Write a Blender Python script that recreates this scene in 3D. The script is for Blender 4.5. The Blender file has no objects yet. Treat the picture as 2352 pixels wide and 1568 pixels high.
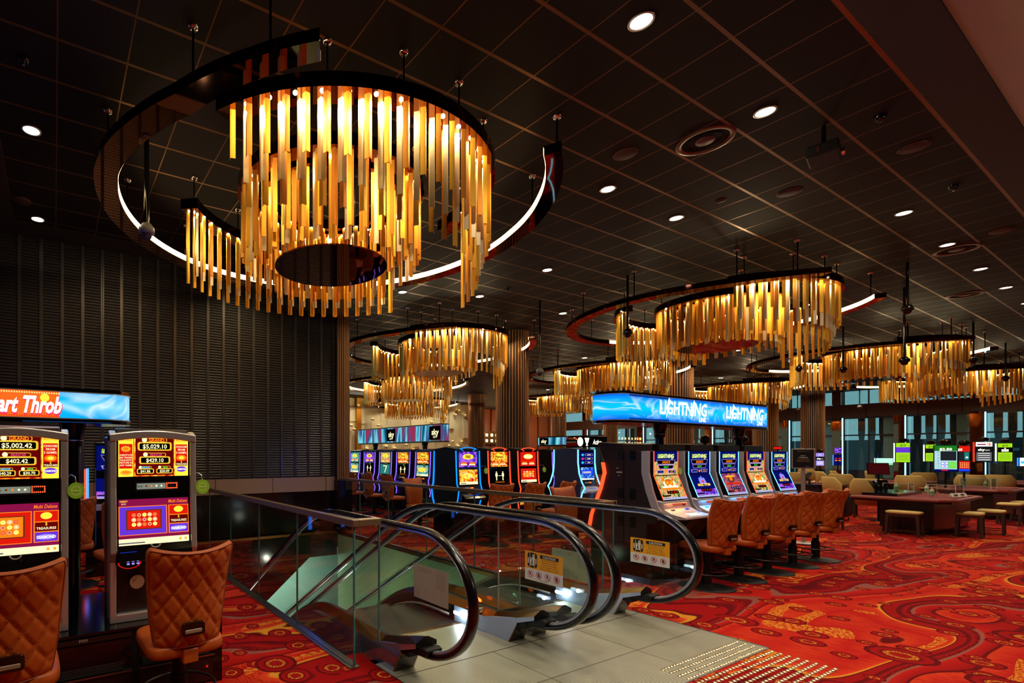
import bpy, math, random
from mathutils import Matrix, Vector
random.seed(7)
PI = math.pi
SC = bpy.context.scene
COL = SC.collection
# ------------------------------------------------------------------ camera, world, exposure
CAM_H = 1.7
cam = bpy.data.cameras.new('camera'); cam_o = bpy.data.objects.new('camera', cam); COL.objects.link(cam_o)
cam_o.location = (0, 0, CAM_H)
cam_o.rotation_euler = (PI/2, 0, -math.atan2(0.4836011, 0.8752885))
cam.sensor_width = 36.0; cam.sensor_fit = 'HORIZONTAL'
cam.lens = 1147.0/2352.0*36.0
cam.shift_x = (1176.0-758.0)/2352.0
cam.shift_y = (1042.0-784.0)/2352.0
cam.clip_end = 300; cam.clip_start = .05
SC.camera = cam_o
vs = SC.view_settings
vs.view_transform = 'Standard'; vs.look = 'None'; vs.gamma = 1.0; vs.use_curve_mapping = False
vs.exposure = 0.0
SC.display_settings.display_device = 'sRGB'
SC.cycles.use_denoising = True
SC.cycles.max_bounces = 7; SC.cycles.transparent_max_bounces = 16
SC.cycles.glossy_bounces = 4; SC.cycles.diffuse_bounces = 3
SC.cycles.caustics_reflective = False; SC.cycles.caustics_refractive = False
SC.cycles.sample_clamp_indirect = 3.0
w = bpy.data.worlds.new('dusk_sky'); SC.world = w; w.use_nodes = True
w.node_tree.nodes['Background'].inputs[0].default_value = (.22, .50, .56, 1)
w.node_tree.nodes['Background'].inputs[1].default_value = .72

CEIL = 5.28; TILE = .565
LIGHTS = []
def lamp(kind, loc, power, color=(1, .78, .5), rot=(0, 0, 0), size=.05, **kw):
    l = bpy.data.lights.new('room_' + kind.lower(), kind); l.energy = power; l.color = color
    if kind == 'AREA':
        l.shape = kw.get('shape', 'RECTANGLE'); l.size = size; l.size_y = kw.get('size_y', size)
    else:
        l.shadow_soft_size = size
    if kind == 'SPOT':
        l.spot_size = kw.get('angle', 1.9); l.spot_blend = kw.get('blend', .6)
    o = bpy.data.objects.new('room_light', l); COL.objects.link(o); o.location = loc; o.rotation_euler = rot  # serves modelled fittings and added fill lamps alike
    return o

# ------------------------------------------------------------------ materials
def lin(c):
    return tuple(((x/12.92) if x <= .04045 else ((x+.055)/1.055)**2.4) for x in c)
MATS = {}
def P(name, col, rough=.5, metal=0., emis=None, es=1., spec=None, srgb=True, coat=0.):
    if name in MATS: return MATS[name]
    m = bpy.data.materials.new(name); m.use_nodes = True
    b = m.node_tree.nodes['Principled BSDF']
    c = lin(col) if srgb else col
    b.inputs['Base Color'].default_value = (*c, 1)
    b.inputs['Roughness'].default_value = rough; b.inputs['Metallic'].default_value = metal
    if spec is not None: b.inputs['Specular IOR Level'].default_value = spec
    if coat: b.inputs['Coat Weight'].default_value = coat; b.inputs['Coat Roughness'].default_value = .08
    if emis is not None:
        b.inputs['Emission Color'].default_value = (*lin(emis), 1); b.inputs['Emission Strength'].default_value = es
    MATS[name] = m
    return m
def E(name, col, s=1.):
    """something that gives off light: lamp, screen, neon"""
    if name in MATS: return MATS[name]
    m = bpy.data.materials.new(name); m.use_nodes = True; nt = m.node_tree; nt.nodes.clear()
    e = nt.nodes.new('ShaderNodeEmission'); o = nt.nodes.new('ShaderNodeOutputMaterial')
    e.inputs[0].default_value = (*lin(col), 1); e.inputs[1].default_value = s
    nt.links.new(e.outputs[0], o.inputs[0]); MATS[name] = m
    return m
class N:
    """tiny node helper"""
    def __init__(s, m): s.m = m; s.nt = m.node_tree; s.n = s.nt.nodes; s.l = s.nt.links
    def new(s, t, **kw):
        n = s.n.new(t)
        for k, v in kw.items(): setattr(n, k, v)
        return n
    def link(s, a, b): s.l.new(a, b)
    def math(s, op, a, b=None, c=None):
        n = s.n.new('ShaderNodeMath'); n.operation = op
        for i, x in enumerate((a, b, c)):
            if x is None: continue
            if isinstance(x, (int, float)): n.inputs[i].default_value = x
            else: s.l.new(x, n.inputs[i])
        return n.outputs[0]
    def mix(s, f, a, b):
        n = s.n.new('ShaderNodeMix'); n.data_type = 'RGBA'; n.clamp_factor = True
        for i, x in ((0, f), (6, a), (7, b)):
            if isinstance(x, (int, float)): n.inputs[i].default_value = x
            elif isinstance(x, tuple): n.inputs[i].default_value = (*x, 1)
            else: s.l.new(x, n.inputs[i])
        return n.outputs[2]
    def ramp(s, f, stops, interp='LINEAR'):
        n = s.n.new('ShaderNodeValToRGB'); cr = n.color_ramp; cr.interpolation = interp
        cr.elements[0].position = stops[0][0]; cr.elements[0].color = (*stops[0][1], 1)
        cr.elements[1].position = stops[-1][0]; cr.elements[1].color = (*stops[-1][1], 1)
        for p, c in stops[1:-1]:
            e = cr.elements.new(p); e.color = (*c, 1)
        s.l.new(f, n.inputs[0]); return n.outputs[0]
    def noise(s, vec, scale, detail=2., rough=.5):
        n = s.n.new('ShaderNodeTexNoise'); n.inputs['Scale'].default_value = scale
        n.inputs['Detail'].default_value = detail; n.inputs['Roughness'].default_value = rough
        s.l.new(vec, n.inputs['Vector']); return n
    def vmath(s, op, a, b=None):
        n = s.n.new('ShaderNodeVectorMath'); n.operation = op
        s.l.new(a, n.inputs[0])
        if b is not None:
            if isinstance(b, tuple): n.inputs[1].default_value = b
            else: s.l.new(b, n.inputs[1])
        return n.outputs[0]
    def bump(s, h, strength=.3, dist=.01):
        n = s.n.new('ShaderNodeBump'); n.inputs['Strength'].default_value = strength
        n.inputs['Distance'].default_value = dist; s.l.new(h, n.inputs['Height']); return n.outputs[0]

def mat_carpet():
    m = P('patterned_carpet', (.5, .05, .03), .95, spec=.1); n = N(m); b = n.n['Principled BSDF']
    tc = n.new('ShaderNodeTexCoord'); obj = tc.outputs['Object']
    w1 = n.noise(obj, .45, 2.); wv = n.vmath('MULTIPLY', n.vmath('SUBTRACT', w1.outputs['Color'], (.5, .5, .5)), (1.2, 1.5, 0))
    warped = n.vmath('ADD', obj, wv)
    mp = n.new('ShaderNodeMapping'); mp.inputs['Scale'].default_value = (.30, .95, 1)
    n.link(obj, mp.inputs[0])
    fl = n.noise(mp.outputs[0], 1.1, 1.2)
    spc = n.new('ShaderNodeSeparateXYZ'); n.link(obj, spc.inputs[0])
    f = n.math('FRACT', n.math('ADD', n.math('ADD', n.math('MULTIPLY', spc.outputs[1], .85), n.math('MULTIPLY', spc.outputs[0], .05)), n.math('MULTIPLY', fl.outputs[0], 2.9)))
    dk, rd, rd2, og, gd, gy = lin((.38, .01, .03)), lin((.62, .04, .04)), lin((.76, .11, .07)), lin((.87, .26, .11)), lin((.88, .58, .16)), lin((.56, .36, .30))
    band = n.ramp(f, [(0, rd), (.05, dk), (.09, dk), (.10, rd), (.22, rd), (.23, dk), (.245, dk), (.25, gd), (.27, gd), (.28, og), (.50, rd2), (.66, og), (.67, dk), (.69, dk), (.70, rd), (.85, rd2), (.86, gy), (.90, gy), (.91, dk), (.94, dk), (1, rd)])
    # woven cross streaks
    mp2 = n.new('ShaderNodeMapping'); mp2.inputs['Scale'].default_value = (75, 9, 1); n.link(warped, mp2.inputs[0])
    st = n.noise(mp2.outputs[0], 1., 2., .6)
    ladder = n.math('MULTIPLY', n.math('GREATER_THAN', st.outputs[0], .52), n.math('MULTIPLY', n.math('GREATER_THAN', f, .30), n.math('LESS_THAN', f, .66)))
    band = n.mix(n.math('MULTIPLY', ladder, .75), band, lin((.70, .05, .05)))
    mp3 = n.new('ShaderNodeMapping'); mp3.inputs['Scale'].default_value = (22, 60, 1); n.link(warped, mp3.inputs[0])
    st3 = n.noise(mp3.outputs[0], 1., 3., .7)
    zone = n.noise(obj, .8, 1.)
    gz = n.math('MULTIPLY', n.math('MULTIPLY', n.math('GREATER_THAN', f, .36), n.math('LESS_THAN', f, .50)), n.math('GREATER_THAN', zone.outputs[0], .52))
    band = n.mix(n.math('MULTIPLY', gz, n.math('GREATER_THAN', st3.outputs[0], .50)), band, gd)
    gyz = n.math('MULTIPLY', n.math('GREATER_THAN', f, .84), n.math('GREATER_THAN', st3.outputs[0], .55))
    band = n.mix(n.math('MULTIPLY', gyz, .6), band, rd2)
    def rings(base, scale, rnd, rad, off, thr):
        v = n.new('ShaderNodeTexVoronoi'); v.feature = 'F1'; v.voronoi_dimensions = '2D'
        v.inputs['Scale'].default_value = scale; v.inputs['Randomness'].default_value = rnd
        wj = n.noise(obj, 22., 1.); ob2 = n.vmath('ADD', n.vmath('ADD', obj, (off, off*.7, 0)), n.vmath('MULTIPLY', wj.outputs['Color'], (.02, .02, 0)))
        n.link(ob2, v.inputs['Vector'])
        sep = n.new('ShaderNodeSeparateColor'); n.link(v.outputs['Color'], sep.inputs[0])
        rr = n.math('MULTIPLY', n.math('ADD', n.math('MULTIPLY', sep.outputs[0], .55), .45), rad)
        d = n.math('DIVIDE', v.outputs['Distance'], rr)
        col = n.ramp(n.math('MULTIPLY', d, .8), [(0, rd), (.20, rd), (.22, dk), (.26, gd), (.37, gd), (.39, dk), (.52, rd), (.66, rd), (.68, dk), (.80, dk)])
        spk = n.noise(obj, 85., 1.)
        col = n.mix(n.math('MULTIPLY', n.math('GREATER_THAN', spk.outputs[0], .50), n.math('LESS_THAN', d, .5)), col, rd)
        keep = n.math('MULTIPLY', n.math('LESS_THAN', d, 1.), n.math('GREATER_THAN', sep.outputs[1], thr))
        return n.mix(keep, base, col)
    c = rings(band, 3.2, .8, .42, 3.3, .36)
    c = rings(c, 1.35, .95, .33, 9.1, .45)
    pile = n.noise(obj, 200., 2., .8)
    c = n.mix(n.math('MULTIPLY', pile.outputs[0], .5), c, lin((.30, .0, .02)))
    n.link(c, b.inputs['Base Color'])
    n.link(n.bump(pile.outputs[0], .5, .004), b.inputs['Normal'])
    return m

def mat_ceiling():
    m = P('dark_ceiling_tile', (.115, .062, .045), .75, spec=.2); n = N(m); b = n.n['Principled BSDF']
    tc = n.new('ShaderNodeTexCoord'); sp = n.new('ShaderNodeSeparateXYZ'); n.link(tc.outputs['Object'], sp.inputs[0])
    def line(co, off, wdt):
        fr = n.math('FRACT', n.math('ADD', n.math('DIVIDE', n.math('SUBTRACT', co, off), TILE), 100.5))
        return n.math('LESS_THAN', n.math('ABSOLUTE', n.math('SUBTRACT', fr, .5)), wdt/TILE/2)
    lx = line(sp.outputs[1], 2.09, .030); ly = line(sp.outputs[0], 5.11, .012)
    g = n.math('MAXIMUM', lx, ly)
    n.link(n.mix(g, lin((.092, .036, .030)), lin((.48, .33, .18))), b.inputs['Base Color'])
    n.link(n.math('MULTIPLY', g, .75), b.inputs['Metallic'])
    n.link(n.math('SUBTRACT', .75, n.math('MULTIPLY', g, .35)), b.inputs['Roughness'])
    return m

def mat_ribbed(name, col, pitch, axis, rough=.35, metal=1., depth=.003, dark=.25):
    m = P(name, col, rough, metal); n = N(m); b = n.n['Principled BSDF']
    tc = n.new('ShaderNodeTexCoord'); sp = n.new('ShaderNodeSeparateXYZ'); n.link(tc.outputs['Object'], sp.inputs[0])
    fr = n.math('FRACT', n.math('DIVIDE', sp.outputs[axis], pitch))
    h = n.math('GREATER_THAN', fr, .45)
    nz = n.noise(tc.outputs['Object'], 6., 3.)
    c = n.mix(h, tuple(x*dark for x in lin(col)), lin(col))
    c = n.mix(n.math('MULTIPLY', nz.outputs[0], .35), c, tuple(x*.5 for x in lin(col)))
    n.link(c, b.inputs['Base Color'])
    tri = n.math('ABSOLUTE', n.math('SUBTRACT', fr, .5))
    n.link(n.bump(tri, .5, depth), b.inputs['Normal'])
    return m

def mat_wood(name, c1, c2, scale=(1, 14, 1), rough=.5):
    m = P(name, c1, rough); n = N(m); b = n.n['Principled BSDF']
    tc = n.new('ShaderNodeTexCoord'); mp = n.new('ShaderNodeMapping'); mp.inputs['Scale'].default_value = scale
    n.link(tc.outputs['Object'], mp.inputs[0]); nz = n.noise(mp.outputs[0], 2., 3.)
    n.link(n.mix(nz.outputs[0], lin(c1), lin(c2)), b.inputs['Base Color'])
    return m

def mat_glass(name='clear_glass', tint=(.93, .98, .96), refl=.07):
    m = bpy.data.materials.new(name); m.use_nodes = True; n = N(m); n.n.clear()
    tr = n.new('ShaderNodeBsdfTransparent'); tr.inputs[0].default_value = (*tint, 1)
    gl = n.new('ShaderNodeBsdfGlossy'); gl.inputs['Roughness'].default_value = .01; gl.inputs[0].default_value = (.95, .98, 1, 1)
    fr = n.new('ShaderNodeLayerWeight'); fr.inputs[0].default_value = .5
    mx = n.new('ShaderNodeMixShader'); o = n.new('ShaderNodeOutputMaterial')
    f = n.math('ADD', n.math('MULTIPLY', n.math('POWER', fr.outputs['Facing'], 5.), .75), .035)
    n.link(f, mx.inputs[0]); n.link(tr.outputs[0], mx.inputs[1]); n.link(gl.outputs[0], mx.inputs[2]); n.link(mx.outputs[0], o.inputs[0])
    MATS[name] = m
    return m

def mat_screen_bands(name, cols, scale=(3, 1, 1), s=1., detail=3., dist=1.5):
    """a lit display showing soft streaks of colour"""
    m = bpy.data.materials.new(name); m.use_nodes = True; n = N(m); n.n.clear()
    tc = n.new('ShaderNodeTexCoord'); mp = n.new('ShaderNodeMapping'); mp.inputs['Scale'].default_value = scale
    n.link(tc.outputs['Object'], mp.inputs[0]); nz = n.noise(mp.outputs[0], 1., detail); nz.inputs['Distortion'].default_value = dist
    k = len(cols)-1
    c = n.ramp(nz.outputs[0], [(.28+.44*i/k, lin(x)) for i, x in enumerate(cols)])
    e = n.new('ShaderNodeEmission'); o = n.new('ShaderNodeOutputMaterial'); n.link(c, e.inputs[0]); e.inputs[1].default_value = s
    n.link(e.outputs[0], o.inputs[0]); MATS[name] = m
    return m

def mat_lightning(name, s=1.):
    """blue lit sign face with pale electric streaks"""
    m = bpy.data.materials.new(name); m.use_nodes = True; n = N(m); n.n.clear()
    tc = n.new('ShaderNodeTexCoord'); sp = n.new('ShaderNodeSeparateXYZ'); n.link(tc.outputs['Object'], sp.inputs[0])
    mp = n.new('ShaderNodeMapping'); mp.inputs['Scale'].default_value = (1.7, 1.7, 4.5); n.link(tc.outputs['Object'], mp.inputs[0])
    a = n.noise(mp.outputs[0], 1., 2.); a.inputs['Distortion'].default_value = 1.2
    r = n.math('ABSOLUTE', n.math('SUBTRACT', a.outputs[0], .5))
    st = n.math('POWER', n.math('SUBTRACT', 1., n.math('MINIMUM', n.math('MULTIPLY', r, 9.), 1.)), 2.)
    zr = n.math('MULTIPLY', n.math('ABSOLUTE', sp.outputs[2]), 5.5)
    base = n.ramp(zr, [(0, lin((.03, .78, 1.))), (.5, lin((.03, .66, .98))), (1., lin((.05, .28, .85)))])
    st = n.math('MULTIPLY', n.math('MULTIPLY', st, .75), n.math('SUBTRACT', 1., n.math('MINIMUM', n.math('MULTIPLY', zr, 1.1), 1.)))
    c = n.mix(st, base, (.85, .97, 1.))
    e = n.new('ShaderNodeEmission'); o = n.new('ShaderNodeOutputMaterial'); n.link(c, e.inputs[0]); e.inputs[1].default_value = s
    n.link(e.outputs[0], o.inputs[0]); MATS[name] = m
    return m

def mat_leather():
    m = P('tan_leather', (.66, .31, .09), .42, spec=.35); n = N(m); b = n.n['Principled BSDF']
    tc = n.new('ShaderNodeTexCoord'); nz = n.noise(tc.outputs['Object'], 90., 3.)
    n.link(n.mix(nz.outputs[0], lin((.64, .28, .08)), lin((.70, .34, .11))), b.inputs['Base Color'])
    n.link(n.bump(nz.outputs[0], .15, .002), b.inputs['Normal'])
    return m

def mat_gold(name, c, rough=.38, metal=.9):
    m = P(name, c, rough, metal); n = N(m); b = n.n['Principled BSDF']
    tc = n.new('ShaderNodeTexCoord'); mp = n.new('ShaderNodeMapping'); mp.inputs['Scale'].default_value = (220, 220, 2.)
    n.link(tc.outputs['Object'], mp.inputs[0]); nz = n.noise(mp.outputs[0], 1., 2.)
    n.link(n.math('ADD', n.math('MULTIPLY', nz.outputs[0], .16), rough-.08), b.inputs['Roughness'])
    return m

M_CARPET = mat_carpet(); M_CEIL = mat_ceiling(); M_GLASS = mat_glass(); M_LEATHER = mat_leather()
M_GOLD = mat_gold('brushed_gold', (.93, .70, .24), .44); M_CHAMP = mat_gold('champagne_metal', (.88, .80, .64), .40); M_BRONZE_T = mat_gold('brushed_bronze', (.80, .52, .19), .44)
M_BLACK = P('black_gloss', (.035, .03, .03), .12, spec=.5)
M_MATT = P('black_matt', (.05, .04, .04), .55, spec=.3)
M_MAROON = P('dark_brown_panel', (.13, .06, .05), .4)
M_MIRROR = P('bronze_mirror', (.62, .40, .28), .03, 1.)
M_DKMIR = P('dark_bronze_mirror', (.30, .17, .13), .06, 1.)
M_CHROME = P('chrome', (.85, .85, .87), .12, 1.)
M_STEEL = P('brushed_steel', (.66, .64, .62), .28, 1.)
M_SATIN = P('satin_silver', (.78, .76, .74), .32, .75)
M_TAUPE = P('bronze_handrail_cap', (.50, .41, .31), .4, .6)
M_BRZ = P('bronze_trim', (.56, .38, .20), .28, 1.)
M_RUBBER = P('black_rubber_handrail', (.045, .035, .035), .22, spec=.5)
M_WARM = E('warm_led', (1, .84, .55), 26.)
M_STRIP = E('warm_light_strip', (1, .86, .60), 9.)
M_DOWN = E('downlight_glow', (1, .97, .90), 14.)
M_WHITE_E = E('white_screen', (.95, .96, .98), 1.0)
M_GEDGE = P('green_glass_edge', (.20, .45, .42), .1, .0, emis=None)

# ------------------------------------------------------------------ mesh builder
TXT = {}
def text_mesh(s, bold=.0, shear=0., space=1.):
    k = (s, bold, shear, space)
    if k in TXT: return TXT[k]
    cu = bpy.data.curves.new('lettering', 'FONT'); cu.body = s; cu.size = 1.; cu.offset = bold; cu.shear = shear
    cu.resolution_u = 2; cu.space_character = space; cu.align_x = 'LEFT'
    o = bpy.data.objects.new('lettering', cu); COL.objects.link(o)
    dg = bpy.context.evaluated_depsgraph_get(); me = o.evaluated_get(dg).to_mesh()
    vs_ = [tuple(v.co) for v in me.vertices]; fs = [tuple(p.vertices) for p in me.polygons]
    o.evaluated_get(dg).to_mesh_clear(); bpy.data.objects.remove(o); bpy.data.curves.remove(cu)
    if vs_:
        x0 = min(v[0] for v in vs_); x1 = max(v[0] for v in vs_); y0 = min(v[1] for v in vs_); y1 = max(v[1] for v in vs_)
    else: x0 = x1 = y0 = y1 = 0
    TXT[k] = (vs_, fs, (x0, x1, y0, y1)); return TXT[k]

class MB:
    def __init__(s): s.v = []; s.f = []; s.fm = []; s.fs = []; s.mats = []; s.M = None
    def mi(s, m):
        if m not in s.mats: s.mats.append(m)
        return s.mats.index(m)
    def add(s, vs_, fs, mat, smooth=False):
        k = len(s.v)
        if s.M is not None: vs_ = [tuple(s.M @ Vector(v)) for v in vs_]
        s.v += vs_; i = s.mi(mat)
        for f in fs: s.f.append(tuple(k+a for a in f)); s.fm.append(i); s.fs.append(smooth)
        return s
    def box(s, x0, x1, y0, y1, z0, z1, mat):
        v = [(x, y, z) for z in (z0, z1) for y in (y0, y1) for x in (x0, x1)]
        return s.add(v, [(0, 2, 3, 1), (4, 5, 7, 6), (0, 1, 5, 4), (2, 6, 7, 3), (0, 4, 6, 2), (1, 3, 7, 5)], mat)
    def ext(s, poly, a, b, mat, axis='x', smooth=False):
        """extrude a polygon; axis x: poly=(y,z); y: poly=(x,z); z: poly=(x,y)"""
        def P3(p, t): return {'x': (t, p[0], p[1]), 'y': (p[0], t, p[1]), 'z': (p[0], p[1], t)}[axis]
        n = len(poly); v = [P3(p, a) for p in poly]+[P3(p, b) for p in poly]
        s.add(v, [tuple(range(n))[::-1], tuple(range(n, 2*n))], mat)
        k = len(s.v)-2*n
        i = s.mi(mat)
        for j in range(n):
            s.f.append((k+j, k+(j+1) % n, k+n+(j+1) % n, k+n+j)); s.fm.append(i); s.fs.append(smooth)
        return s
    def lathe(s, prof, mat, seg=24, c=(0, 0, 0), smooth=True, a0=0., a1=2*PI):
        full = abs(a1-a0-2*PI) < 1e-6; m = seg if full else seg+1; v = []
        for i in range(m):
            a = a0+(a1-a0)*i/seg
            for r, z in prof: v.append((c[0]+r*math.cos(a), c[1]+r*math.sin(a), c[2]+z))
        k = len(prof); f = []
        for i in range(seg):
            j = (i+1) % m
            for p in range(k-1): f.append((i*k+p, j*k+p, j*k+p+1, i*k+p+1))
        return s.add(v, f, mat, smooth)
    def cyl(s, x, y, z0, z1, r, mat, seg=20, r1=None):
        r1 = r if r1 is None else r1
        s.lathe([(0, z0), (r, z0)], mat, seg, (x, y, 0), False); s.lathe([(r, z0), (r1, z1)], mat, seg, (x, y, 0))
        return s.lathe([(r1, z1), (0, z1)], mat, seg, (x, y, 0), False)
    def sweep(s, path, sect, mat, closed=False, up=(0, 0, 1), smooth=True, cap=True):
        """sweep a 2-D section (side, up) along a path"""
        n = len(path); k = len(sect); v = []; up = Vector(up); pts = [Vector(p) for p in path]
        for i, p in enumerate(pts):
            a = pts[(i-1) % n] if (closed or i > 0) else p
            b = pts[(i+1) % n] if (closed or i < n-1) else p
            t = (b-a).normalized(); sd = t.cross(up)
            sd = sd.normalized() if sd.length > 1e-5 else Vector((1, 0, 0))
            u = sd.cross(t).normalized()
            for q in sect: v.append(tuple(p+sd*q[0]+u*q[1]))
        f = []
        for i in range(n if closed else n-1):
            j = (i+1) % n
            for q in range(k): f.append((i*k+q, i*k+(q+1) % k, j*k+(q+1) % k, j*k+q))
        if cap and not closed: f += [tuple(range(k))[::-1], tuple(range((n-1)*k, n*k))]
        return s.add(v, f, mat, smooth)
    def tube(s, path, r, mat, seg=8, closed=False, up=(0, 0, 1)):
        return s.sweep(path, [(r*math.cos(2*PI*i/seg), r*math.sin(2*PI*i/seg)) for i in range(seg)], mat, closed, up)
    # flat artwork in the local x-z plane at depth y (front faces -y)
    def rect(s, x0, x1, z0, z1, mat, y=0.):
        return s.add([(x0, y, z0), (x1, y, z0), (x1, y, z1), (x0, y, z1)], [(0, 1, 2, 3)], mat)
    def poly(s, pts, mat, y=0.): return s.add([(p[0], y, p[1]) for p in pts], [tuple(range(len(pts)))], mat)
    def disc(s, x, z, r, mat, y=0., seg=20, rz=None):
        rz = r if rz is None else rz
        return s.poly([(x+r*math.cos(2*PI*i/seg), z+rz*math.sin(2*PI*i/seg)) for i in range(seg)], mat, y)
    def ring(s, x, z, r0, r1, mat, y=0., seg=24, k=1.):
        v = []; f = []
        for i in range(seg):
            a = 2*PI*i/seg; c_, s_ = math.cos(a), math.sin(a)
            v += [(x+r0*c_, y, z+r0*s_*k), (x+r1*c_, y, z+r1*s_*k)]
            j = (i+1) % seg; f.append((2*i, 2*i+1, 2*j+1, 2*j))
        return s.add(v, f, mat)
    def text(s, t, x, z, h, mat, y=0., wmax=None, bold=.0, shear=0., align='c', w=None, space=1., hfix=None):
        vs_, fs, (x0, x1, y0, y1) = text_mesh(t, bold, shear, space)
        if not vs_: return s
        sc = h/.72; sx = sc
        W = (x1-x0)*sx
        if w is not None: sx = w/(x1-x0); W = w
        if wmax is not None and W > wmax: sx *= wmax/W; W = wmax
        ox = {'c': x-W/2, 'l': x, 'r': x-W}[align]
        return s.add([(ox+(v[0]-x0)*sx, y, z+v[1]*sc-h/2) for v in vs_], fs, mat)
    def build(s, name, parent=None, bevel=0., seg=1, sub=0, loc=None, rot=None):
        me = bpy.data.meshes.new(name); me.from_pydata(s.v, [], s.f)
        for m in s.mats: me.materials.append(m)
        me.polygons.foreach_set('material_index', s.fm); me.polygons.foreach_set('use_smooth', s.fs)
        me.update()
        o = bpy.data.objects.new(name, me); COL.objects.link(o)
        if parent is not None: o.parent = parent
        if loc is not None: o.location = loc
        if rot is not None: o.rotation_euler = rot
        if bevel:
            b = o.modifiers.new('edge', 'BEVEL'); b.width = bevel; b.segments = seg; b.limit_method = 'ANGLE'; b.angle_limit = .6
        if sub:
            b = o.modifiers.new('smooth', 'SUBSURF'); b.levels = b.render_levels = sub
        return o

def rrect(w, h, r, n=4, cx=0., cy=0.):
    pts = []
    for k, (sx, sy) in enumerate(((1, 1), (-1, 1), (-1, -1), (1, -1))):
        for i in range(n+1):
            a = k*PI/2+PI/2*i/n
            pts.append((cx+sx*(w/2-r)+r*math.cos(a), cy+sy*(h/2-r)+r*math.sin(a)))
    return pts
def tag(o, label, cat, group=None):
    o['label'] = label; o['category'] = cat
    if group: o['group'] = group
    return o
def thing(name, label, cat, loc=(0, 0, 0), rz=0., group=None):
    o = bpy.data.objects.new(name, None); COL.objects.link(o); o.empty_display_size = .1
    o.location = loc; o.rotation_euler = (0, 0, rz)
    return tag(o, label, cat, group)
def struct(o): o['kind'] = 'structure'; return o
def stuff(o): o['kind'] = 'stuff'; return o
KIDS = {}
def dup(root, loc, rz, label, group=None):
    r = root.copy(); COL.objects.link(r); r.location = loc; r.rotation_euler = (0, 0, rz); r['label'] = label
    if group: r['group'] = group
    for ch in list(root.children):
        c = ch.copy(); COL.objects.link(c); c.parent = r
        for g in list(ch.children):
            d = g.copy(); COL.objects.link(d); d.parent = c
    return r
def frame(p, xdir, zdir):
    """matrix taking local x-z artwork plane to a place: origin p, x axis, z axis (front = -y)"""
    x = Vector(xdir).normalized(); z = Vector(zdir).normalized(); y = z.cross(x)
    return Matrix(((x.x, y.x, z.x, p[0]), (x.y, y.y, z.y, p[1]), (x.z, y.z, z.z, p[2]), (0, 0, 0, 1)))
ORD = ['first', 'second', 'third', 'fourth', 'fifth', 'sixth', 'seventh', 'eighth', 'ninth', 'tenth', 'eleventh', 'twelfth']
# ------------------------------------------------------------------ setting
VX0, VX1, VY0, VY1 = 2.10, 5.45, 3.36, 9.50        # stair void
b = MB()
def frect(x0, x1, y0, y1): b.add([(x0, y0, 0), (x1, y0, 0), (x1, y1, 0), (x0, y1, 0)], [(0, 1, 2, 3)], M_CARPET)
frect(-9, 2.10, -6, 9.6); frect(2.10, 4.11, -6, 1.97); frect(4.11, 5.48, -6, 1.97); frect(5.48, 40, -6, 29); frect(2.1, 2.27, 1.97, 3.36); frect(2.1, 2.32, 3.36, 3.62)
frect(5.45, 5.48, 3.36, 9.6); frect(2.1, 5.48, 9.5, 9.6)
struct(b.build('floor'))
b = MB(); b.box(-9, 2.10, -6, 9.6, -.35, -.002, M_MATT); b.box(5.48, 40, -6, 29, -.35, -.002, M_MATT); b.box(2.1, 5.48, -6, 1.97, -.35, -.002, M_MATT)
struct(b.build('floor_slab'))
M_VOID = P('pale_olive_panel', (.60, .63, .47), .35, spec=.5)
M_VOID2 = P('pale_green_panel', (.70, .82, .74), .4)
b = MB(); b.box(5.45, 5.60, 3.36, 9.5, -5, -.03, M_VOID); b.box(5.44, 5.60, 3.36, 9.5, -.05, .0, M_BRZ)
struct(b.build('wall_stairwell_right'))
b = MB(); b.box(1.98, 2.10, 3.36, 9.5, -5, -.02, M_MAROON); b.box(2.04, 2.13, 3.36, 9.5, -.02, .012, M_STEEL)
struct(b.build('wall_stairwell_left'))
b = MB(); b.add([(-6, 3, -5), (12, 3, -5), (12, 22, -5), (-6, 22, -5)], [(0, 1, 2, 3)], P('lower_floor', (.42, .40, .33), .5)); struct(b.build('floor_lower_level'))
b = MB(); b.box(-6, 12, 12.0, 12.1, -5, -.36, M_VOID2); b.box(-6.1, -6, 2.9, 12, -5, -.36, M_VOID2); b.box(12, 12.1, 2.9, 12, -5, -.36, M_VOID2); b.box(-6, 12, 2.8, 2.9, -5, -.36, M_VOID2)
b.box(2.10, 5.45, 3.30, 3.36, -5, -.04, M_VOID)
struct(b.build('wall_lower_level'))
lamp('AREA', (4.6, 7.0, -3.2), 60, (1, .93, .70), (PI, 0, 0), 1.6, size_y=3.)  # added lamps without fittings, brightening the stairwell panels and lower room
lamp('AREA', (4.2, 10.8, -.5), 130, (.80, 1., .92), (0, 0, 0), 2.0, size_y=1.2)
lamp('POINT', (4.65, 7.3, -.9), 16, (1, .95, .75), size=.02); lamp('POINT', (3.05, 7.6, -1.15), 14, (1, .95, .75), size=.02); lamp('POINT', (4.65, 5.4, -.08), 3, (1, .95, .75), size=.01)
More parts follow.
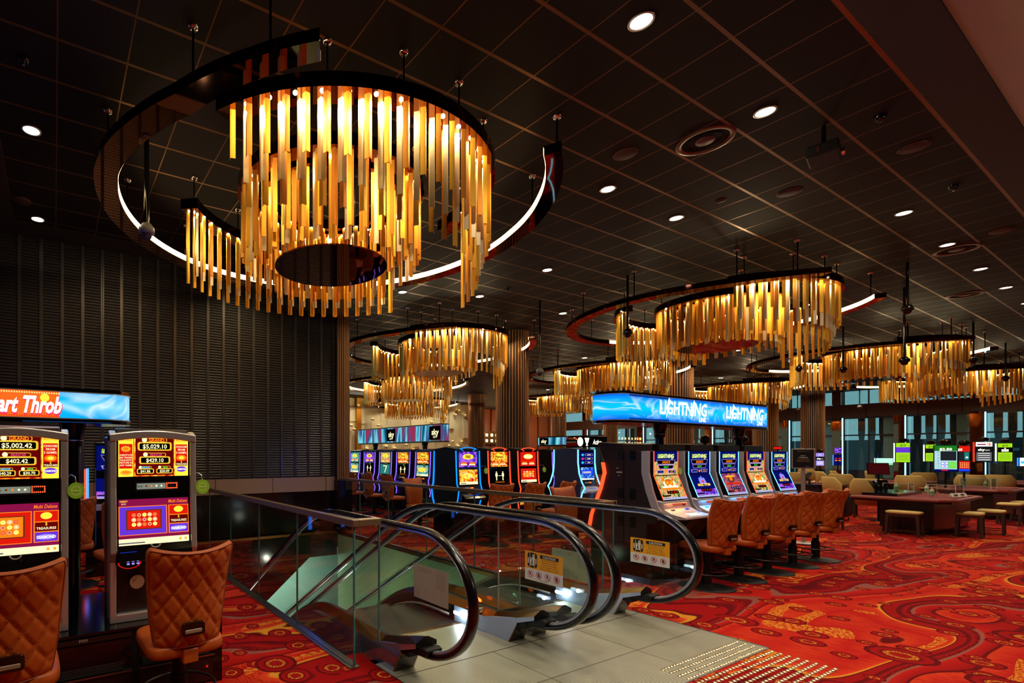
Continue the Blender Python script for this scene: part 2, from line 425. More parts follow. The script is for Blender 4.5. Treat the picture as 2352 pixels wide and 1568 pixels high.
# ceiling
b = MB(); b.add([(-9, 1.53, CEIL), (40, 1.53, CEIL), (40, 29, CEIL), (-9, 29, CEIL)], [(3, 2, 1, 0)], M_CEIL)
struct(b.build('ceiling'))
b = MB(); b.box(-9, 40, 1.12, 1.50, CEIL-.015, CEIL+.05, P('ceiling_border', (.12, .055, .05), .7)); b.box(-9, 40, 1.50, 1.53, CEIL-.006, CEIL+.05, M_BRZ)
struct(b.build('trim_1'))
b = MB(); b.box(-9, 40, -6, 1.12, CEIL+.02, CEIL+.1, P('cream_plaster', (.66, .60, .50), .8)); struct(b.build('ceiling_plaster'))
b = MB(); b.box(-9, -.55, 1.53, 9.0, CEIL-.004, CEIL+.02, P('ceiling_border', (.1, .05, .05), .7)); b.box(-9, 5.5, 9.02, 9.62, CEIL-.004, CEIL+.02, P('ceiling_border', (.1, .05, .05), .7))
struct(b.build('trim_2'))
# left louvred wall along Y=9.62
M_SLAT = P('dark_slat', (.23, .195, .16), .42, .35); M_SLATB = P('slat_backing', (.03, .028, .028), .6)
b = MB(); WY = 9.62; X1 = 5.42
b.box(-6, X1, WY, WY+.1, 1.2, CEIL, M_SLATB)
z = 1.22
while z < CEIL:
    b.add([(-6, WY, z+.044), (X1, WY, z+.044), (X1, WY-.020, z+.018), (-6, WY-.020, z+.018), (-6, WY, z+.012), (X1, WY, z+.012)], [(3, 2, 1, 0), (5, 2, 3, 4)], M_SLAT); z += .050
x = 1.985-.3105*26
k = 0
while x < X1:
    if x > -5.9:
        if k % 3 == 1: b.box(x-.008, x+.008, WY-.026, WY, 1.2, CEIL, M_SLATB)
        b.box(x-.025, x+.025, WY-.024, WY, 1.2, CEIL, M_SLAT)
    x += .3105; k += 1
M_BAND = P('taupe_wall_band', (.56, .43, .33), .45)
b.box(-6, X1, WY-.03, WY+.1, .90, 1.2, M_BAND)
for x in (-2.2, -1., .25, 1.5, 2.75, 3.95, 5.2): b.box(x-.006, x+.006, WY-.032, WY, .9, 1.2, M_SLATB)
b.box(-6, X1, WY-.01, WY+.1, .0, .90, M_BLACK)
b.box(2.10, X1, WY-.12, WY+.1, -.5, 0, M_BLACK)
b.add([(2.1, WY-.121, -.5), (4.75, WY-.121, -.5), (3.4, WY-.121, -1.6), (2.1, WY-.121, -2.6)], [(0, 1, 2, 3)], M_BLACK)
b.box(2.10, X1, WY-.135, WY-.12, -.02, .03, M_BRZ); b.box(-6, 2.1, WY-.03, WY, 0, .06, M_MAROON)
struct(b.build('wall_left'))
b = MB(); b.box(-9.1, -9, -6, 9.7, 0, CEIL, M_MAROON); b.box(-9, 40, -6.1, -6, 0, CEIL, P('dim_rear_wall', (.16, .09, .07), .7)); struct(b.build('wall_rear'))
# fluted columns
M_FL1 = P('flute_bronze', (.66, .46, .28), .38, .5); M_FL0 = P('flute_dark', (.055, .03, .025), .6)
def fluted(x, y, r, label, a0=0., a1=2*PI, z0=0., n=34):
    m = MB(); m.lathe([(r-.03, 0), (r-.03, CEIL)], M_FL0, 40, (0, 0, 0))
    for i in range(n):
        a = 2*PI*i/n
        if not (a0 <= a <= a1): continue
        ca, sa = math.cos(a), math.sin(a)
        wd = .019
        m.add([(ca*(r-.03)-sa*wd, sa*(r-.03)+ca*wd, z0), (ca*r-sa*wd*.6, sa*r+ca*wd*.6, z0), (ca*r+sa*wd*.6, sa*r-ca*wd*.6, z0), (ca*(r-.03)+sa*wd, sa*(r-.03)-ca*wd, z0),
               (ca*(r-.03)-sa*wd, sa*(r-.03)+ca*wd, CEIL), (ca*r-sa*wd*.6, sa*r+ca*wd*.6, CEIL), (ca*r+sa*wd*.6, sa*r-ca*wd*.6, CEIL), (ca*(r-.03)+sa*wd, sa*(r-.03)-ca*wd, CEIL)],
              [(0, 1, 5, 4), (1, 2, 6, 5), (2, 3, 7, 6)], M_FL1)
    m.lathe([(r+.012, 0), (r+.012, .9), (r+.0, .92)], M_BLACK, 40)
    o = m.build('fluted_column'); o.location = (x, y, 0)
    return tag(o, label, 'column')
fluted(11.9, 10.36, .46, 'broad fluted bronze column standing behind the red-neon gaming machines')
fluted(22.3, 22.1, .48, 'fluted bronze column at the right end of the cream feature wall')
fluted(20.5, 10.07, .46, 'fluted bronze column rising behind the blue lightning sign, left part')
fluted(29.2, 21.6, .46, 'slim distant fluted column between the two golden chandeliers in the centre')
fluted(35.2, 21.8, .46, 'slim distant fluted column just left of the blue lightning sign')
fluted(29.0, 10.55, .46, 'fluted bronze column just right of the blue lightning sign')
fluted(34.4, 10.55, .46, 'fluted bronze column behind the black notice board, in front of the windows')
m = MB()
for i in range(7):
    xx = 5.44+i*.045; m.box(xx, xx+.026, WY-.16+.02*abs(i-3)*.6, WY-.05, 1.12, CEIL, M_FL1)
m.box(5.42, 5.76, WY-.10, WY+.2, .0, CEIL, M_FL0); m.box(5.40, 5.78, WY-.17, WY+.2, 0, 1.12, M_BLACK)
tag(m.build('fluted_pilaster'), 'narrow fluted pilaster closing the right end of the black louvred wall', 'column')

# cream feature wall Y=27.3 with stepped relief and candle niches
M_CREAM = P('cream_relief', (.80, .74, .58), .6)
b = MB(); b.box(12, 27.2, 27.3, 27.5, 0, CEIL, M_CREAM)
rr = random.Random(4)
x = 12.0
while x < 27:
    wd = rr.choice([.45, .6, .75]); zz = rr.uniform(0, 1.2)
    while zz < CEIL:
        hh = rr.choice([.7, 1.1, 1.5, 1.9]); d = rr.choice([0, .06, .12, .18])
        b.box(x, x+wd, 27.3-d-.01, 27.3, zz, min(zz+hh, CEIL), M_CREAM); zz += hh
    x += wd
b.box(16.9, 17.25, 27.05, 27.3, 0, CEIL, P('brass_strip', (.75, .52, .2), .3, .9))
struct(b.build('wall_feature'))
NICHE = [(845, 925), (855, 961), (868, 975), (812, 984), (822, 930), (806, 975), (871, 986), (887, 1024), (906, 1028), (932, 1020), (948, 1031), (990, 968), (1021, 958), (1045, 951), (1053, 942), (1067, 953), (1038, 1012), (1059, 1013), (1030, 1022), (1051, 1023), (843, 1029)]
for i, (px, py) in enumerate(NICHE):
    r = (px-758)/1147; u = (1042-py)/1147; t = 27.05/(-.4836*r+.87529); X = (.87529*r+.4836)*t; Z = 1.7+u*t
    m = MB(); m.lathe([(0, -.14), (.10, -.12), (.12, 0), (.10, .0), (.09, -.1)], P('niche_bowl', (.7, .6, .42), .4), 14); m.lathe([(0, .02), (.07, .01), (.07, -.02)], E('candle_glow', (1, .85, .5), 9.), 12)
    o = m.build('wall_candle'); o.location = (X, 26.98, Z)
    tag(o, 'small glowing candle bowl fixed on the cream relief wall', 'candle light', 'glowing candle bowls on the cream relief wall')
# far wood wall
b = MB(); b.box(27.2, 40, 29, 29.1, 0, CEIL, mat_wood('amber_wood', (.48, .22, .08), (.62, .32, .12), (2.2, 2.2, .3), .4))
for i in range(9): b.box(28+i*1.4, 28.06+i*1.4, 28.9, 29, 0, CEIL, M_BRZ)
b.box(27.2, 40, 28.85, 29, 1.1, 1.25, M_BRZ)
b.box(27.2, 27.4, 27.3, 29, 0, CEIL, MATS['amber_wood'])
struct(b.build('wall_back'))
m = MB()
for i in range(9):
    for j in range(2): m.lathe([(0, 0), (.09, 0)], M_WARM, 8, (i*.55, 0, j*.45-.2*i*.0), False); m.add([(i*.55-.1, 0, j*.45-.1), (i*.55+.1, 0, j*.45-.1), (i*.55+.1, 0, j*.45+.1), (i*.55-.1, 0, j*.45+.1)], [(0, 1, 2, 3)], M_WARM)
m.box(-.3, 4.7, .02, .12, -.3, .75, M_BRZ)
o = m.build('bulb_sign'); o.location = (27.9, 28.7, 2.75); tag(o, 'double row of bright warm bulbs glowing below the farthest chandelier', 'sign')

# window wall X=40
M_BEAM = mat_wood('brown_beam', (.28, .15, .08), (.34, .19, .10), (.3, .3, .3), .5); M_FRAME = P('window_frame_dark', (.07, .09, .10), .4)
b = MB(); b.box(39.9, 40.2, -6, 29, 3.78, 4.52, M_BEAM)
for y in [2.6, 6.6, 8.05, 10.0, 13., 16., 19, 22, 25]: b.box(39.89, 39.9, y-.02, y+.02, 3.78, 4.52, M_SLATB)
b.box(39.95, 40.15, -6, 29, 0, .35, M_FRAME)
struct(b.build('wall_right'))
bays = [1.2+2.55*i for i in range(11)]
k = 0
WPX = [(2232, 2262), (2058, 2080), (1917, 1937), (1800, 1816), (2449, 2489)]
PIL = []
for a, c_ in WPX:
    ys = []
    for px in (a, c_):
        r = (px-758)/1147; t = 40/(.87529*r+.4836); ys.append((-.4836*r+.87529)*t)
    PIL.append((min(ys), max(ys)))
PIL.sort(); PIL = PIL+[(15.1, 15.5), (17.4, 17.8), (19.7, 20.1), (22, 22.4), (24.3, 24.7), (26.6, 27.)]
PIL.sort()
for i, (y0, y1) in enumerate(PIL):
    m = MB(); m.box(39.6, 39.95, y0, y1, 0, 3.78, M_MIRROR); m.box(39.6, 39.95, y0, y1, 4.52, CEIL, M_MIRROR)
    o = m.build('trim_%d' % (i+3)); struct(o)
    m = MB(); m.box(39.58, 39.62, y0-.10, y0-.05, 0, 3.75, E('cool_light_line', (.62, .86, .95), 2.4))
    o = m.build('light_line'); tag(o, 'thin vertical cold light line beside a bronze mirror pilaster at the windows', 'light', 'vertical light lines beside the window pilasters')
    if i < len(PIL)-1:
        ya, yb = y1, PIL[i+1][0]; mid = (ya+yb)/2
        f = MB()
        for yy in (ya+.03, mid, yb-.03): f.box(39.97, 40.03, yy-.03, yy+.03, .35, 3.78, M_FRAME); f.box(39.97, 40.03, yy-.03, yy+.03, 4.52, CEIL, M_FRAME)
        f.box(39.97, 40.03, ya, yb, 2.72, 2.80, M_FRAME); f.box(39.97, 40.03, ya, yb, 3.70, 3.78, M_FRAME)
        f.box(39.995, 40.0, ya, yb, .35, 3.78, M_GLASS); f.box(39.995, 40.0, ya, yb, 4.52, CEIL, M_GLASS)
        f.box(40.1, 40.2, ya, ya+.5, .35, 3.78, P('pale_blind', (.45, .55, .56), .7))
        struct(f.build('window_%d' % (i+1)))
        for j in range(4):
            yc = ya+.72+j*.42
            if yc > yb-.1: break
            g = MB(); prof = [(-.14, 3.85), (-.14, 2.9), (-.10, 2.5), (-.02, 2.2), (0, 2.12), (.02, 2.2), (.10, 2.5), (.14, 2.9), (.14, 3.85)]
            g.ext([(yc+p[0]*.95, p[1]) for p in prof], 40.9, 41.0, P('facade_fin', (.09, .075, .07), .6), 'x')
            g.ext([(yc+p[0]*.9, p[1]) for p in [(0, 2.12), (-.1, 1.3), (-.13, .5), (-.13, -.2), (.13, -.2), (.13, .5), (.1, 1.3)]], 40.9, 41.0, P('facade_fin_low', (.22, .30, .33), .5), 'x')
            o = g.build('facade_fin'); tag(o, 'dark tapering sunshade fin outside the far window wall', 'sunshade fin', 'sunshade fins outside the far windows')
b = MB(); b.box(46, 46.2, -6, 30, -2, 2.6, P('street_dark', (.16, .23, .26), .8)); b.box(40.2, 46, -6, 30, -2, -.2, P('street_dark', (.16, .23, .26), .8)); struct(b.build('background_building'))

# ------------------------------------------------------------------ ceiling fittings
def on_ceiling(px, py):
    r = (px-758)/1147; u = (1042-py)/1147; t = (CEIL-CAM_H)/u
    return ((.87529*r+.4836)*t, (-.4836*r+.87529)*t)
DL = [(-.22, 6.43, 'at far left, upper of two by the black wall'), (-.22, 8.82, 'at the far left of the ceiling, nearest the black louvred wall'),
      (4.25, 2.37, 'nearest the camera, at the top of the picture'), (6.51, 2.37, 'left of the ceiling projector'), (8.20, 2.37, 'right behind the ceiling projector'), (6.55, 4.09, 'alone to the right of the light ring end'), (8.26, 4.09, 'before the second big chandelier'),
      (11.05, 2.37, 'between projector and the far round air vents'), (13.38, 2.37, 'touching the big far air vent'), (15.70, 2.37, 'beyond the big far air vent'), (17.93, 2.37, 'beside the farthest air vent'), (8.4, 6.46, 'below right of the light ring'), (6.74, 8.89, 'just right of the golden tubes of the nearest chandelier'), (8.46, 8.28, 'under the right sweep of the light ring'), (11.34, 8.26, 'left of the second big chandelier')]
for i in range(5):
    for j in range(4): DL.append((13.9+i*3.4, 8.3+j*3.4, None))
DL += [(20.2, 2.37, None), (22.4, 2.37, None), (24.7, 2.37, None), (27, 2.37, None), (29.2, 2.37, None), (32, 2.37, None), (35, 2.37, None), (10.5, 14.2, None), (13.9, 20, None), (17, 23, None), (21, 23, None), (10.5, 18, None)]
dl0 = None
for x, y, t in DL:
    lab = ('round recessed downlight ' + t) if t else 'small round recessed downlight far away in the dark tiled ceiling'
    if dl0 is None:
        dl0 = thing('downlight', lab, 'downlight', (x, y, CEIL), 0, 'recessed ceiling downlights')
        m = MB(); m.lathe([(.098, -.004), (.098, -.010), (.082, -.012), (.080, .05), (.05, .05)], P('downlight_rim', (.8, .78, .72), .3, .6), 24); m.build('rim', dl0)
        m = MB(); m.lathe([(0, -.006), (.079, -.006)], M_DOWN, 24, smooth=False); m.build('lamp', dl0)
    else:
        dup(dl0, (x, y, CEIL), 0, lab)
for x, y, p_ in [(4.25, 2.37, 150), (6.51, 2.37, 150), (8.2, 2.37, 150), (11.05, 2.37, 170), (13.38, 2.37, 170), (15.7, 2.37, 170), (17.93, 2.37, 170), (6.55, 4.09, 140), (8.26, 4.09, 140), (8.4, 6.46, 140), (6.74, 8.4, 140), (-.22, 6.43, 130), (1.1, 1.0, 210), (3.6, .6, 190), (6.6, 0, 150), (10, 0, 150), (20.2, 2.37, 200), (22.4, 3.4, 200), (24.7, 5.4, 220), (27.5, 8, 220), (18.5, 6, 180), (13.9, 8.3, 170), (-1.6, 1.6, 140), (.9, -.6, 120), (32, 3, 220), (33, 9, 220), (14, 20, 220)]:
    lamp('SPOT', (x, y, CEIL-.05), p_, (1, .84, .64), size=.08, angle=2.3, blend=.8)
def vent(x, y, r, label):
    m = MB(); m.lathe([(r, -.003), (r-.01, -.014), (r-.05, -.012), (r-.09, .05), (r-.12, .05)], P('vent_rim', (.42, .30, .20), .35, .8), 40)
    m.lathe([(r-.09, .02), (r*.45, .02)], M_BLACK, 40); m.lathe([(r*.62, -.01), (r*.60, .02)], M_MATT, 40)
    m.lathe([(0, -.014), (r*.30, -.014), (r*.33, -.005), (r*.33, .03)], P('vent_core', (.32, .09, .06), .5), 30)
    o = m.build('air_vent'); o.location = (x, y, CEIL); return tag(o, label, 'air vent')
vent(6.52, 2.925, .28, 'large round ceiling air vent right of the nearest light ring')
vent(13.85, 2.35, .28, 'large round air vent beside the far downlight on the right')
vent(17.95, 2.93, .28, 'farthest large round air vent on the right of the ceiling')
def speaker(x, y, r, label, c=(.22, .08, .06)):
    m = MB(); m.lathe([(0, -.012), (r*.9, -.012), (r, -.006), (r, .0)], P('speaker_grille', c, .7), 30); m.lathe([(r, -.004), (r+.008, -.010), (r+.012, 0)], P('speaker_rim', (.36, .22, .14), .4, .5), 30)
    o = m.build('ceiling_speaker'); o.location = (x, y, CEIL); return tag(o, label, 'ceiling speaker')
speaker(5.98, 3.515, .12, 'round dark ceiling speaker left of the largest air vent'); speaker(8.82, 2.945, .12, 'round dark ceiling speaker in the middle of the ceiling, before the second chandelier')
speaker(8.80, 1.81, .12, 'round reddish ceiling speaker next to the dark border strip'); speaker(13.33, 1.80, .12, 'small round ceiling speaker far right beside the border strip')
speaker(8.26, 3.51, .05, 'tiny round ceiling sensor between two downlights'); speaker(-.4, 8.3, .11, 'dark round ceiling speaker above the black louvred wall')
for x, y, t in [(7.65, 1.81, 'near the reddish speaker'), (10.5, 1.81, 'farther along the border strip'), (-.24, 5.28, 'in the upper left corner of the picture'), (8.6, 7.6, 'below the light ring end'), (3.6, 6.9, 'over the black wall')]:
    m = MB(); m.lathe([(0, -.06), (.03, -.055), (.045, -.03), (.05, 0)], M_BLACK, 16); m.lathe([(.012, -.075), (.0, -.075)], M_CHROME, 8); m.cyl(.0, 0, -.07, -.05, .01, M_CHROME, 8)
    o = m.build('ceiling_detector'); o.location = (x, y, CEIL); tag(o, 'small black dome detector on the ceiling ' + t, 'detector')
t = thing('projector', 'black projector hanging under the dark ceiling behind the first downlights', 'projector', (7.37, 2.17, CEIL), .2)
m = MB(); m.box(-.17, .17, -.13, .13, -.36, -.24, M_MATT); body_ = m.build('body', t, .015); m = MB(); m.cyl(0, 0, -.24, 0, .02, M_BLACK); m.build('mount', t)
m = MB(); m.M = Matrix.Rotation(PI/2, 4, 'X'); m.cyl(.08, -.3, -.14+.27, -.11+.27, .04, M_CHROME); m.build('lens', body_)
m = MB(); [m.box(-.171, -.17, -.08+i*.05, -.055+i*.05, -.33, -.27, M_CHROME) for i in range(3)]; m.build('vent_slots', body_)
# camera poles
POLES = [(.90, 5.84, 4.13, 'black pole with white camera dome in front of the glowing ring, far left'), (10.07, 5.88, 4.08, 'black ceiling pole with camera dome at the left end of the second chandelier'), (13.96, 2.95, 4.36, 'long black ceiling pole with camera dome right of the second chandelier'),
         (9.93, 7.84, 3.57, 'black ceiling pole with white camera dome right of the broad fluted column'), (19.35, 6.24, 4.18, 'short pole camera before the right chandelier, left one'), (19.45, 5.32, 4.03, 'pole camera hanging in front of the right chandelier, second one'),
         (16.02, 3.43, 3.66, 'tall black pole camera before the middle of the right chandelier'), (21.9, 3.43, 4.2, 'pole camera at the right end of the right chandelier'), (26.86, 3.56, 4.09, 'pole camera in front of the far right chandelier'), (33., 10.7, 3.9, 'white camera dome before the upper windows, left one'), (33.7, 8.65, 3.9, 'white camera dome before the upper windows, right one'), (12.2, 17.7, 3.95, 'tiny pole camera among the stacked far chandeliers'), (17.5, 14.6, 3.85, 'small black camera dome over the far gold tubes, centre')]
for i, (x, y, zb, lab) in enumerate(POLES):
    t = thing('ceiling_camera', lab, 'security camera', (x, y, CEIL), 0, 'pole cameras hanging from the ceiling')
    wh = i in (0, 3, 9, 10); mm = P('camera_white', (.45, .42, .38), .4) if wh else M_BLACK
    m = MB(); m.cyl(0, 0, zb-CEIL+.1, 0, .028 if i == 0 else .022, M_BLACK, 12); m.build('pole', t)
    m = MB(); m.lathe([(0, zb-CEIL+.13), (.05, zb-CEIL+.12), (.085, zb-CEIL+.07), (.085, zb-CEIL+.02), (.06, zb-CEIL+.01)], mm, 18); hs_ = m.build('housing', t)
    m = MB(); m.lathe([(.06, zb-CEIL+.012), (.05, zb-CEIL-.03), (.02, zb-CEIL-.052), (0, zb-CEIL-.055)], M_BLACK if not wh else P('camera_dome', (.2, .2, .22), .1), 18); m.build('dome', hs_)

# added fill lamps without fittings: walls, far hall, plaster ceiling, landing plate
for i in range(5): lamp('AREA', (13.5+2.8*i, 26.2, 5.1), 60, (1, .93, .74), (-.35, 0, 0), 1.6, size_y=.3)
for x, y, p_ in [(24, 11, 260), (29, 14, 260), (34, 5, 260), (36.5, 9, 260), (36.5, 13, 260), (36.5, 19, 260), (31, 24, 300), (10, 12.5, 200), (17, 14, 240), (15.5, 5, 160), (20, 9, 220)]: lamp('SPOT', (x, y, CEIL-.05), p_, (1, .82, .60), size=.1, angle=2.6, blend=.8)
lamp('POINT', (31, 26.5, 3.6), 160, (1, .75, .45), size=.05); lamp('POINT', (36, 26.5, 3.6), 160, (1, .75, .45), size=.05)
lamp('POINT', (9, -2.2, 3.4), 75, (1, .88, .70), size=.05)
lamp('SPOT', (3.2, 8.3, CEIL-.1), 160, (1, .80, .45), (.45, 0, 0), size=.1, angle=1.8, blend=.9)

lamp('POINT', (.35, 5.3, 2.05), 30, (.05, .22, 1.), size=.01); lamp('POINT', (4.6, 8.7, 1.5), 7, (.05, .15, 1.), size=.01)  # added blue points standing in for sign and neon glow on the wall
lamp('SPOT', (1.0, 7.6, CEIL-.08), 120, (1, .74, .42), (.5, 0, 0), size=.05, angle=2.2, blend=1.)
lamp('SPOT', (3.0, 1.2, CEIL-.05), 160, (1, .93, .80), size=.1, angle=1.6, blend=.7)
# ------------------------------------------------------------------ chandeliers
ZB = 4.81; ZT = 4.94                 # curtain channel bottom / top
def arc_pts(r, a0, a1, n): return [(r*math.cos(math.radians(a0+(a1-a0)*i/n)), r*math.sin(math.radians(a0+(a1-a0)*i/n))) for i in range(n+1)]
def band(mb, r0, r1, a0, a1, z0, z1, m_out, m_bot, m_in, m_top, n=64):
    A = arc_pts(1, a0, a1, n); f0 = r0 if callable(r0) else (lambda t: r0); f1 = r1 if callable(r1) else (lambda t: r1)
    def q(f, z): return [(p[0]*f(i/n), p[1]*f(i/n), z) for i, p in enumerate(A)]
    I0, I1, O0, O1 = q(f0, z0), q(f0, z1), q(f1, z0), q(f1, z1)
    def strip(a, b_, m, sm): 
        k = len(a); mb.add(a+b_, [(i, i+1, k+i+1, k+i) for i in range(k-1)], m, sm)
    strip(O1, O0, m_out, True)
    strip(I0, I1, m_in, True)
    strip(O0, I0, m_bot, False)
    strip(I1, O1, m_top, False)
    mb.add([I0[0], O0[0], O1[0], I1[0]], [(0, 1, 2, 3)], m_out); mb.add([I0[-1], O0[-1], O1[-1], I1[-1]], [(3, 2, 1, 0)], m_out)
def tube_mesh(name, mat):
    mb = MB(); a = .0475; t = .003
    sec = [(-a*.707, -a*.707), (0, 0), (-a*.707, a*.707), (-a*.707-t, a*.707-t), (-t*1.6, 0), (-a*.707-t, -a*.707+t)]   # chevron, apex outwards (+x)
    mb.ext(sec, -1., 0., mat, 'z')
    mb.box(-a*.72, -a*.60, -.02, .02, -.003, 0, M_BRZ)
    me = bpy.data.meshes.new(name); me.from_pydata(mb.v, [], mb.f)
    for m in mb.mats: me.materials.append(m)
    me.polygons.foreach_set('material_index', mb.fm); me.update(); return me
TM = [tube_mesh('tube_gold', M_GOLD), tube_mesh('tube_champagne', M_CHAMP), tube_mesh('tube_bronze', M_BRONZE_T)]
rr = random.Random(11)
TUBES = []; LEDS = []
def curtain(r, a0, a1, step, lenf, offs, mats):
    n = int(abs(a1-a0)/math.degrees(step/r))
    for i in range(n+1):
        a = a0+(a1-a0)*(i+offs)/n
        if (a-a0)*(a-a1) > 0: continue
        TUBES.append((r, a, lenf((a-a0)/(a1-a0)), mats[i % len(mats)]))
        LEDS.append((r-.035, a))
# near arc 210 -> 342 : lengths grow along it
near = lambda k: (lambda t: .44+.40*t+k)
curtain(1.875, 212, 346, .178, near(0), .0, (0, 2)); curtain(1.80, 212, 346, .178, near(.20), .5, (1,)); curtain(1.745, 214, 346, .178, near(.40), .1, (0, 0, 2))
# far arc 31 -> 143
curtain(1.875, 31, 143, .178, lambda t: .92, .0, (0,)); curtain(1.80, 31, 143, .178, lambda t: .80, .5, (1,)); curtain(1.745, 32, 142, .178, lambda t: .72, .2, (2, 0))
# inner ring
curtain(1.09, 0, 360, .170, lambda t: .78+.0*t, .0, (0, 2)); curtain(1.03, 0, 360, .170, lambda t: .90, .5, (1, 0)); curtain(.97, 0, 360, .180, lambda t: .66, .2, (2,))
curtain(.80, 0, 360, .16, lambda t: .78, .0, (2, 0))
RINGR = lambda t: .0
def make_chandelier(cx, cy, label, lights, big):
    full = cx < 5 or abs(cx-13.3) < .1
    c = thing('ring_chandelier', label, 'chandelier', (cx, cy, 0), 0, 'golden ring chandeliers')
    m = MB(); band(m, 1.70, 1.92, 208, 360, ZB, ZT, M_DKMIR, M_MIRROR, M_DKMIR, M_MATT); cch_ = m.build('curtain_channel', c)
    m = MB(); band(m, 1.70, 1.92, 29, 145, ZB, ZT, M_DKMIR, M_MIRROR, M_DKMIR, M_MATT); m.build('curtain_channel', c)
    m = MB(); band(m, .93, 1.13, 0, 360, ZB, ZT, M_DKMIR, M_MIRROR, M_DKMIR, M_MATT); m.build('inner_channel', c)
    m = MB(); band(m, .76, .83, 0, 360, ZB, ZT, M_DKMIR, M_MIRROR, M_DKMIR, M_MATT, 40); m.build('inner_channel', c)
    # mirror crescent: 240 deg -> -62 deg (300 deg sweep), a little wider at its start
    RT = [(0, 2.71, .19), (.036, 2.59, .20), (.09, 2.43, .25), (.126, 2.44, .25), (.2, 2.52, .24), (.35, 2.52, .235), (.86, 2.50, .20), (.93, 2.55, .18), (1.0, 2.63, .16)]
    def tab(t, j):
        for i in range(len(RT)-1):
            if t <= RT[i+1][0]+1e-9:
                u = (t-RT[i][0])/(RT[i+1][0]-RT[i][0]); return RT[i][j]*(1-u)+RT[i+1][j]*u
        return RT[-1][j]
    ri = lambda t: tab(t, 1)
    ro = lambda t: tab(t, 1)+tab(t, 2)
    m = MB(); band(m, ri, ro, 240, -64, 4.67, 4.765, M_DKMIR, M_MIRROR, M_DKMIR, M_MATT, 120); mr_ = m.build('mirror_ring', c, loc=(.14, .32, 0))
    m = MB(); A = arc_pts(1, 240, -64, 120)
    I0 = [(p[0]*(ri(i/120)-.004), p[1]*(ri(i/120)-.004), 4.678) for i, p in enumerate(A)]; I1 = [(x, y, 4.757) for x, y, z in I0]
    ks = 0 if full else 64
    I0 = I0[ks:]; I1 = I1[ks:]; k = len(I0); m.add(I0+I1, [(i, i+1, k+i+1, k+i) for i in range(k-1)], M_STRIP, True); m.build('light_strip', mr_)
    m = MB(); m.lathe([(0, 3.985), (.687, 3.985), (.687, 4.0), (0, 4.0)], M_MIRROR, 48, smooth=False); m.build('mirror_disc', c)
    for a in (30, 150, 270):
        m = MB(); m.cyl(.55*math.cos(math.radians(a)), .55*math.sin(math.radians(a)), 4.0, CEIL, .006, M_BLACK, 6); m.build('hanging_rod', c)
    for a in (232, 215, 180, 150, 120, 90, 60, 30, 0, -30, -55):
        r = ri((240-a)/304)+.11
        X_, Y_ = .14+r*math.cos(math.radians(a)), .32+r*math.sin(math.radians(a)); m = MB(); m.cyl(X_, Y_, 4.765, CEIL, .011, M_BLACK, 8); m.lathe([(0, CEIL-.03), (.035, CEIL-.025), (.045, CEIL)], M_CHROME, 14, (X_, Y_, 0)); m.build('hanging_rod', c)
    for r, aa in ((1.81, (216, 240, 262, 284, 306, 328, 350, 40, 75, 110, 140)), (1.03, (45, 135, 225, 315))):
        for a in aa:
            x, y = r*math.cos(math.radians(a)), r*math.sin(math.radians(a))
            m = MB(); m.cyl(x, y, ZT, CEIL, .009, M_BLACK, 8); m.lathe([(0, CEIL-.03), (.035, CEIL-.025), (.045, CEIL)], M_CHROME, 14, (x, y, 0)); m.build('hanging_rod', c)
    order = sorted(TUBES, key=lambda t: (cx+t[0]*math.cos(math.radians(t[1])))*.4836+(cy+t[0]*math.sin(math.radians(t[1])))*.8753)
    # the hundred that show largest: nearest ones, spread over front and back
    first = order[:70]+[t for t in order[70:] if t[0] > 1.7][-30:]
    ids = set(id(t) for t in first)
    for t in order:
        if id(t) in ids:
            o = bpy.data.objects.new('pendant_tube', TM[t[3]]); COL.objects.link(o); o.parent = c
            a = math.radians(t[1]); o.location = (t[0]*math.cos(a), t[0]*math.sin(a), ZB); o.rotation_euler = (0, 0, a); o.scale = (1, 1, t[2])
    m = MB()
    for t in order:
        if id(t) in ids: continue
        a = math.radians(t[1]); m.M = Matrix.Translation((t[0]*math.cos(a), t[0]*math.sin(a), 0)) @ Matrix.Rotation(a, 4, 'Z')
        aa = .0475; tt = .003; mat = (M_GOLD, M_CHAMP, M_BRONZE_T)[t[3]]
        m.ext([(-aa*.707, -aa*.707), (0, 0), (-aa*.707, aa*.707), (-aa*.707-tt, aa*.707-tt), (-tt*1.6, 0), (-aa*.707-tt, -aa*.707+tt)], ZB-t[2], ZB, mat, 'z')
    m.M = None
    stuff(m.build('pendant_tube', c))
    m = MB()
    for r, a in LEDS:
        a = math.radians(a); x, y = r*math.cos(a), r*math.sin(a); q = .011
        m.box(x-q, x+q, y-q, y+q, ZB-.012, ZB, M_WARM)
    stuff(m.build('led_lamp', cch_))
    for i in range(lights[0]):
        a = math.radians(216+128*i/(lights[0]-1)); lamp('POINT', (cx+1.81*math.cos(a), cy+1.81*math.sin(a), ZB-.04), big, (1, .80, .46), size=.02)
    for i in range(lights[1]):
        a = math.radians(35+104*i/(lights[1]-1)); lamp('POINT', (cx+1.81*math.cos(a), cy+1.81*math.sin(a), ZB-.04), big, (1, .80, .46), size=.02)
    for i in range(lights[2]):
        a = 2*PI*i/lights[2]; lamp('POINT', (cx+1.0*math.cos(a), cy+1.0*math.sin(a), ZB-.04), big, (1, .80, .46), size=.02)
    return c
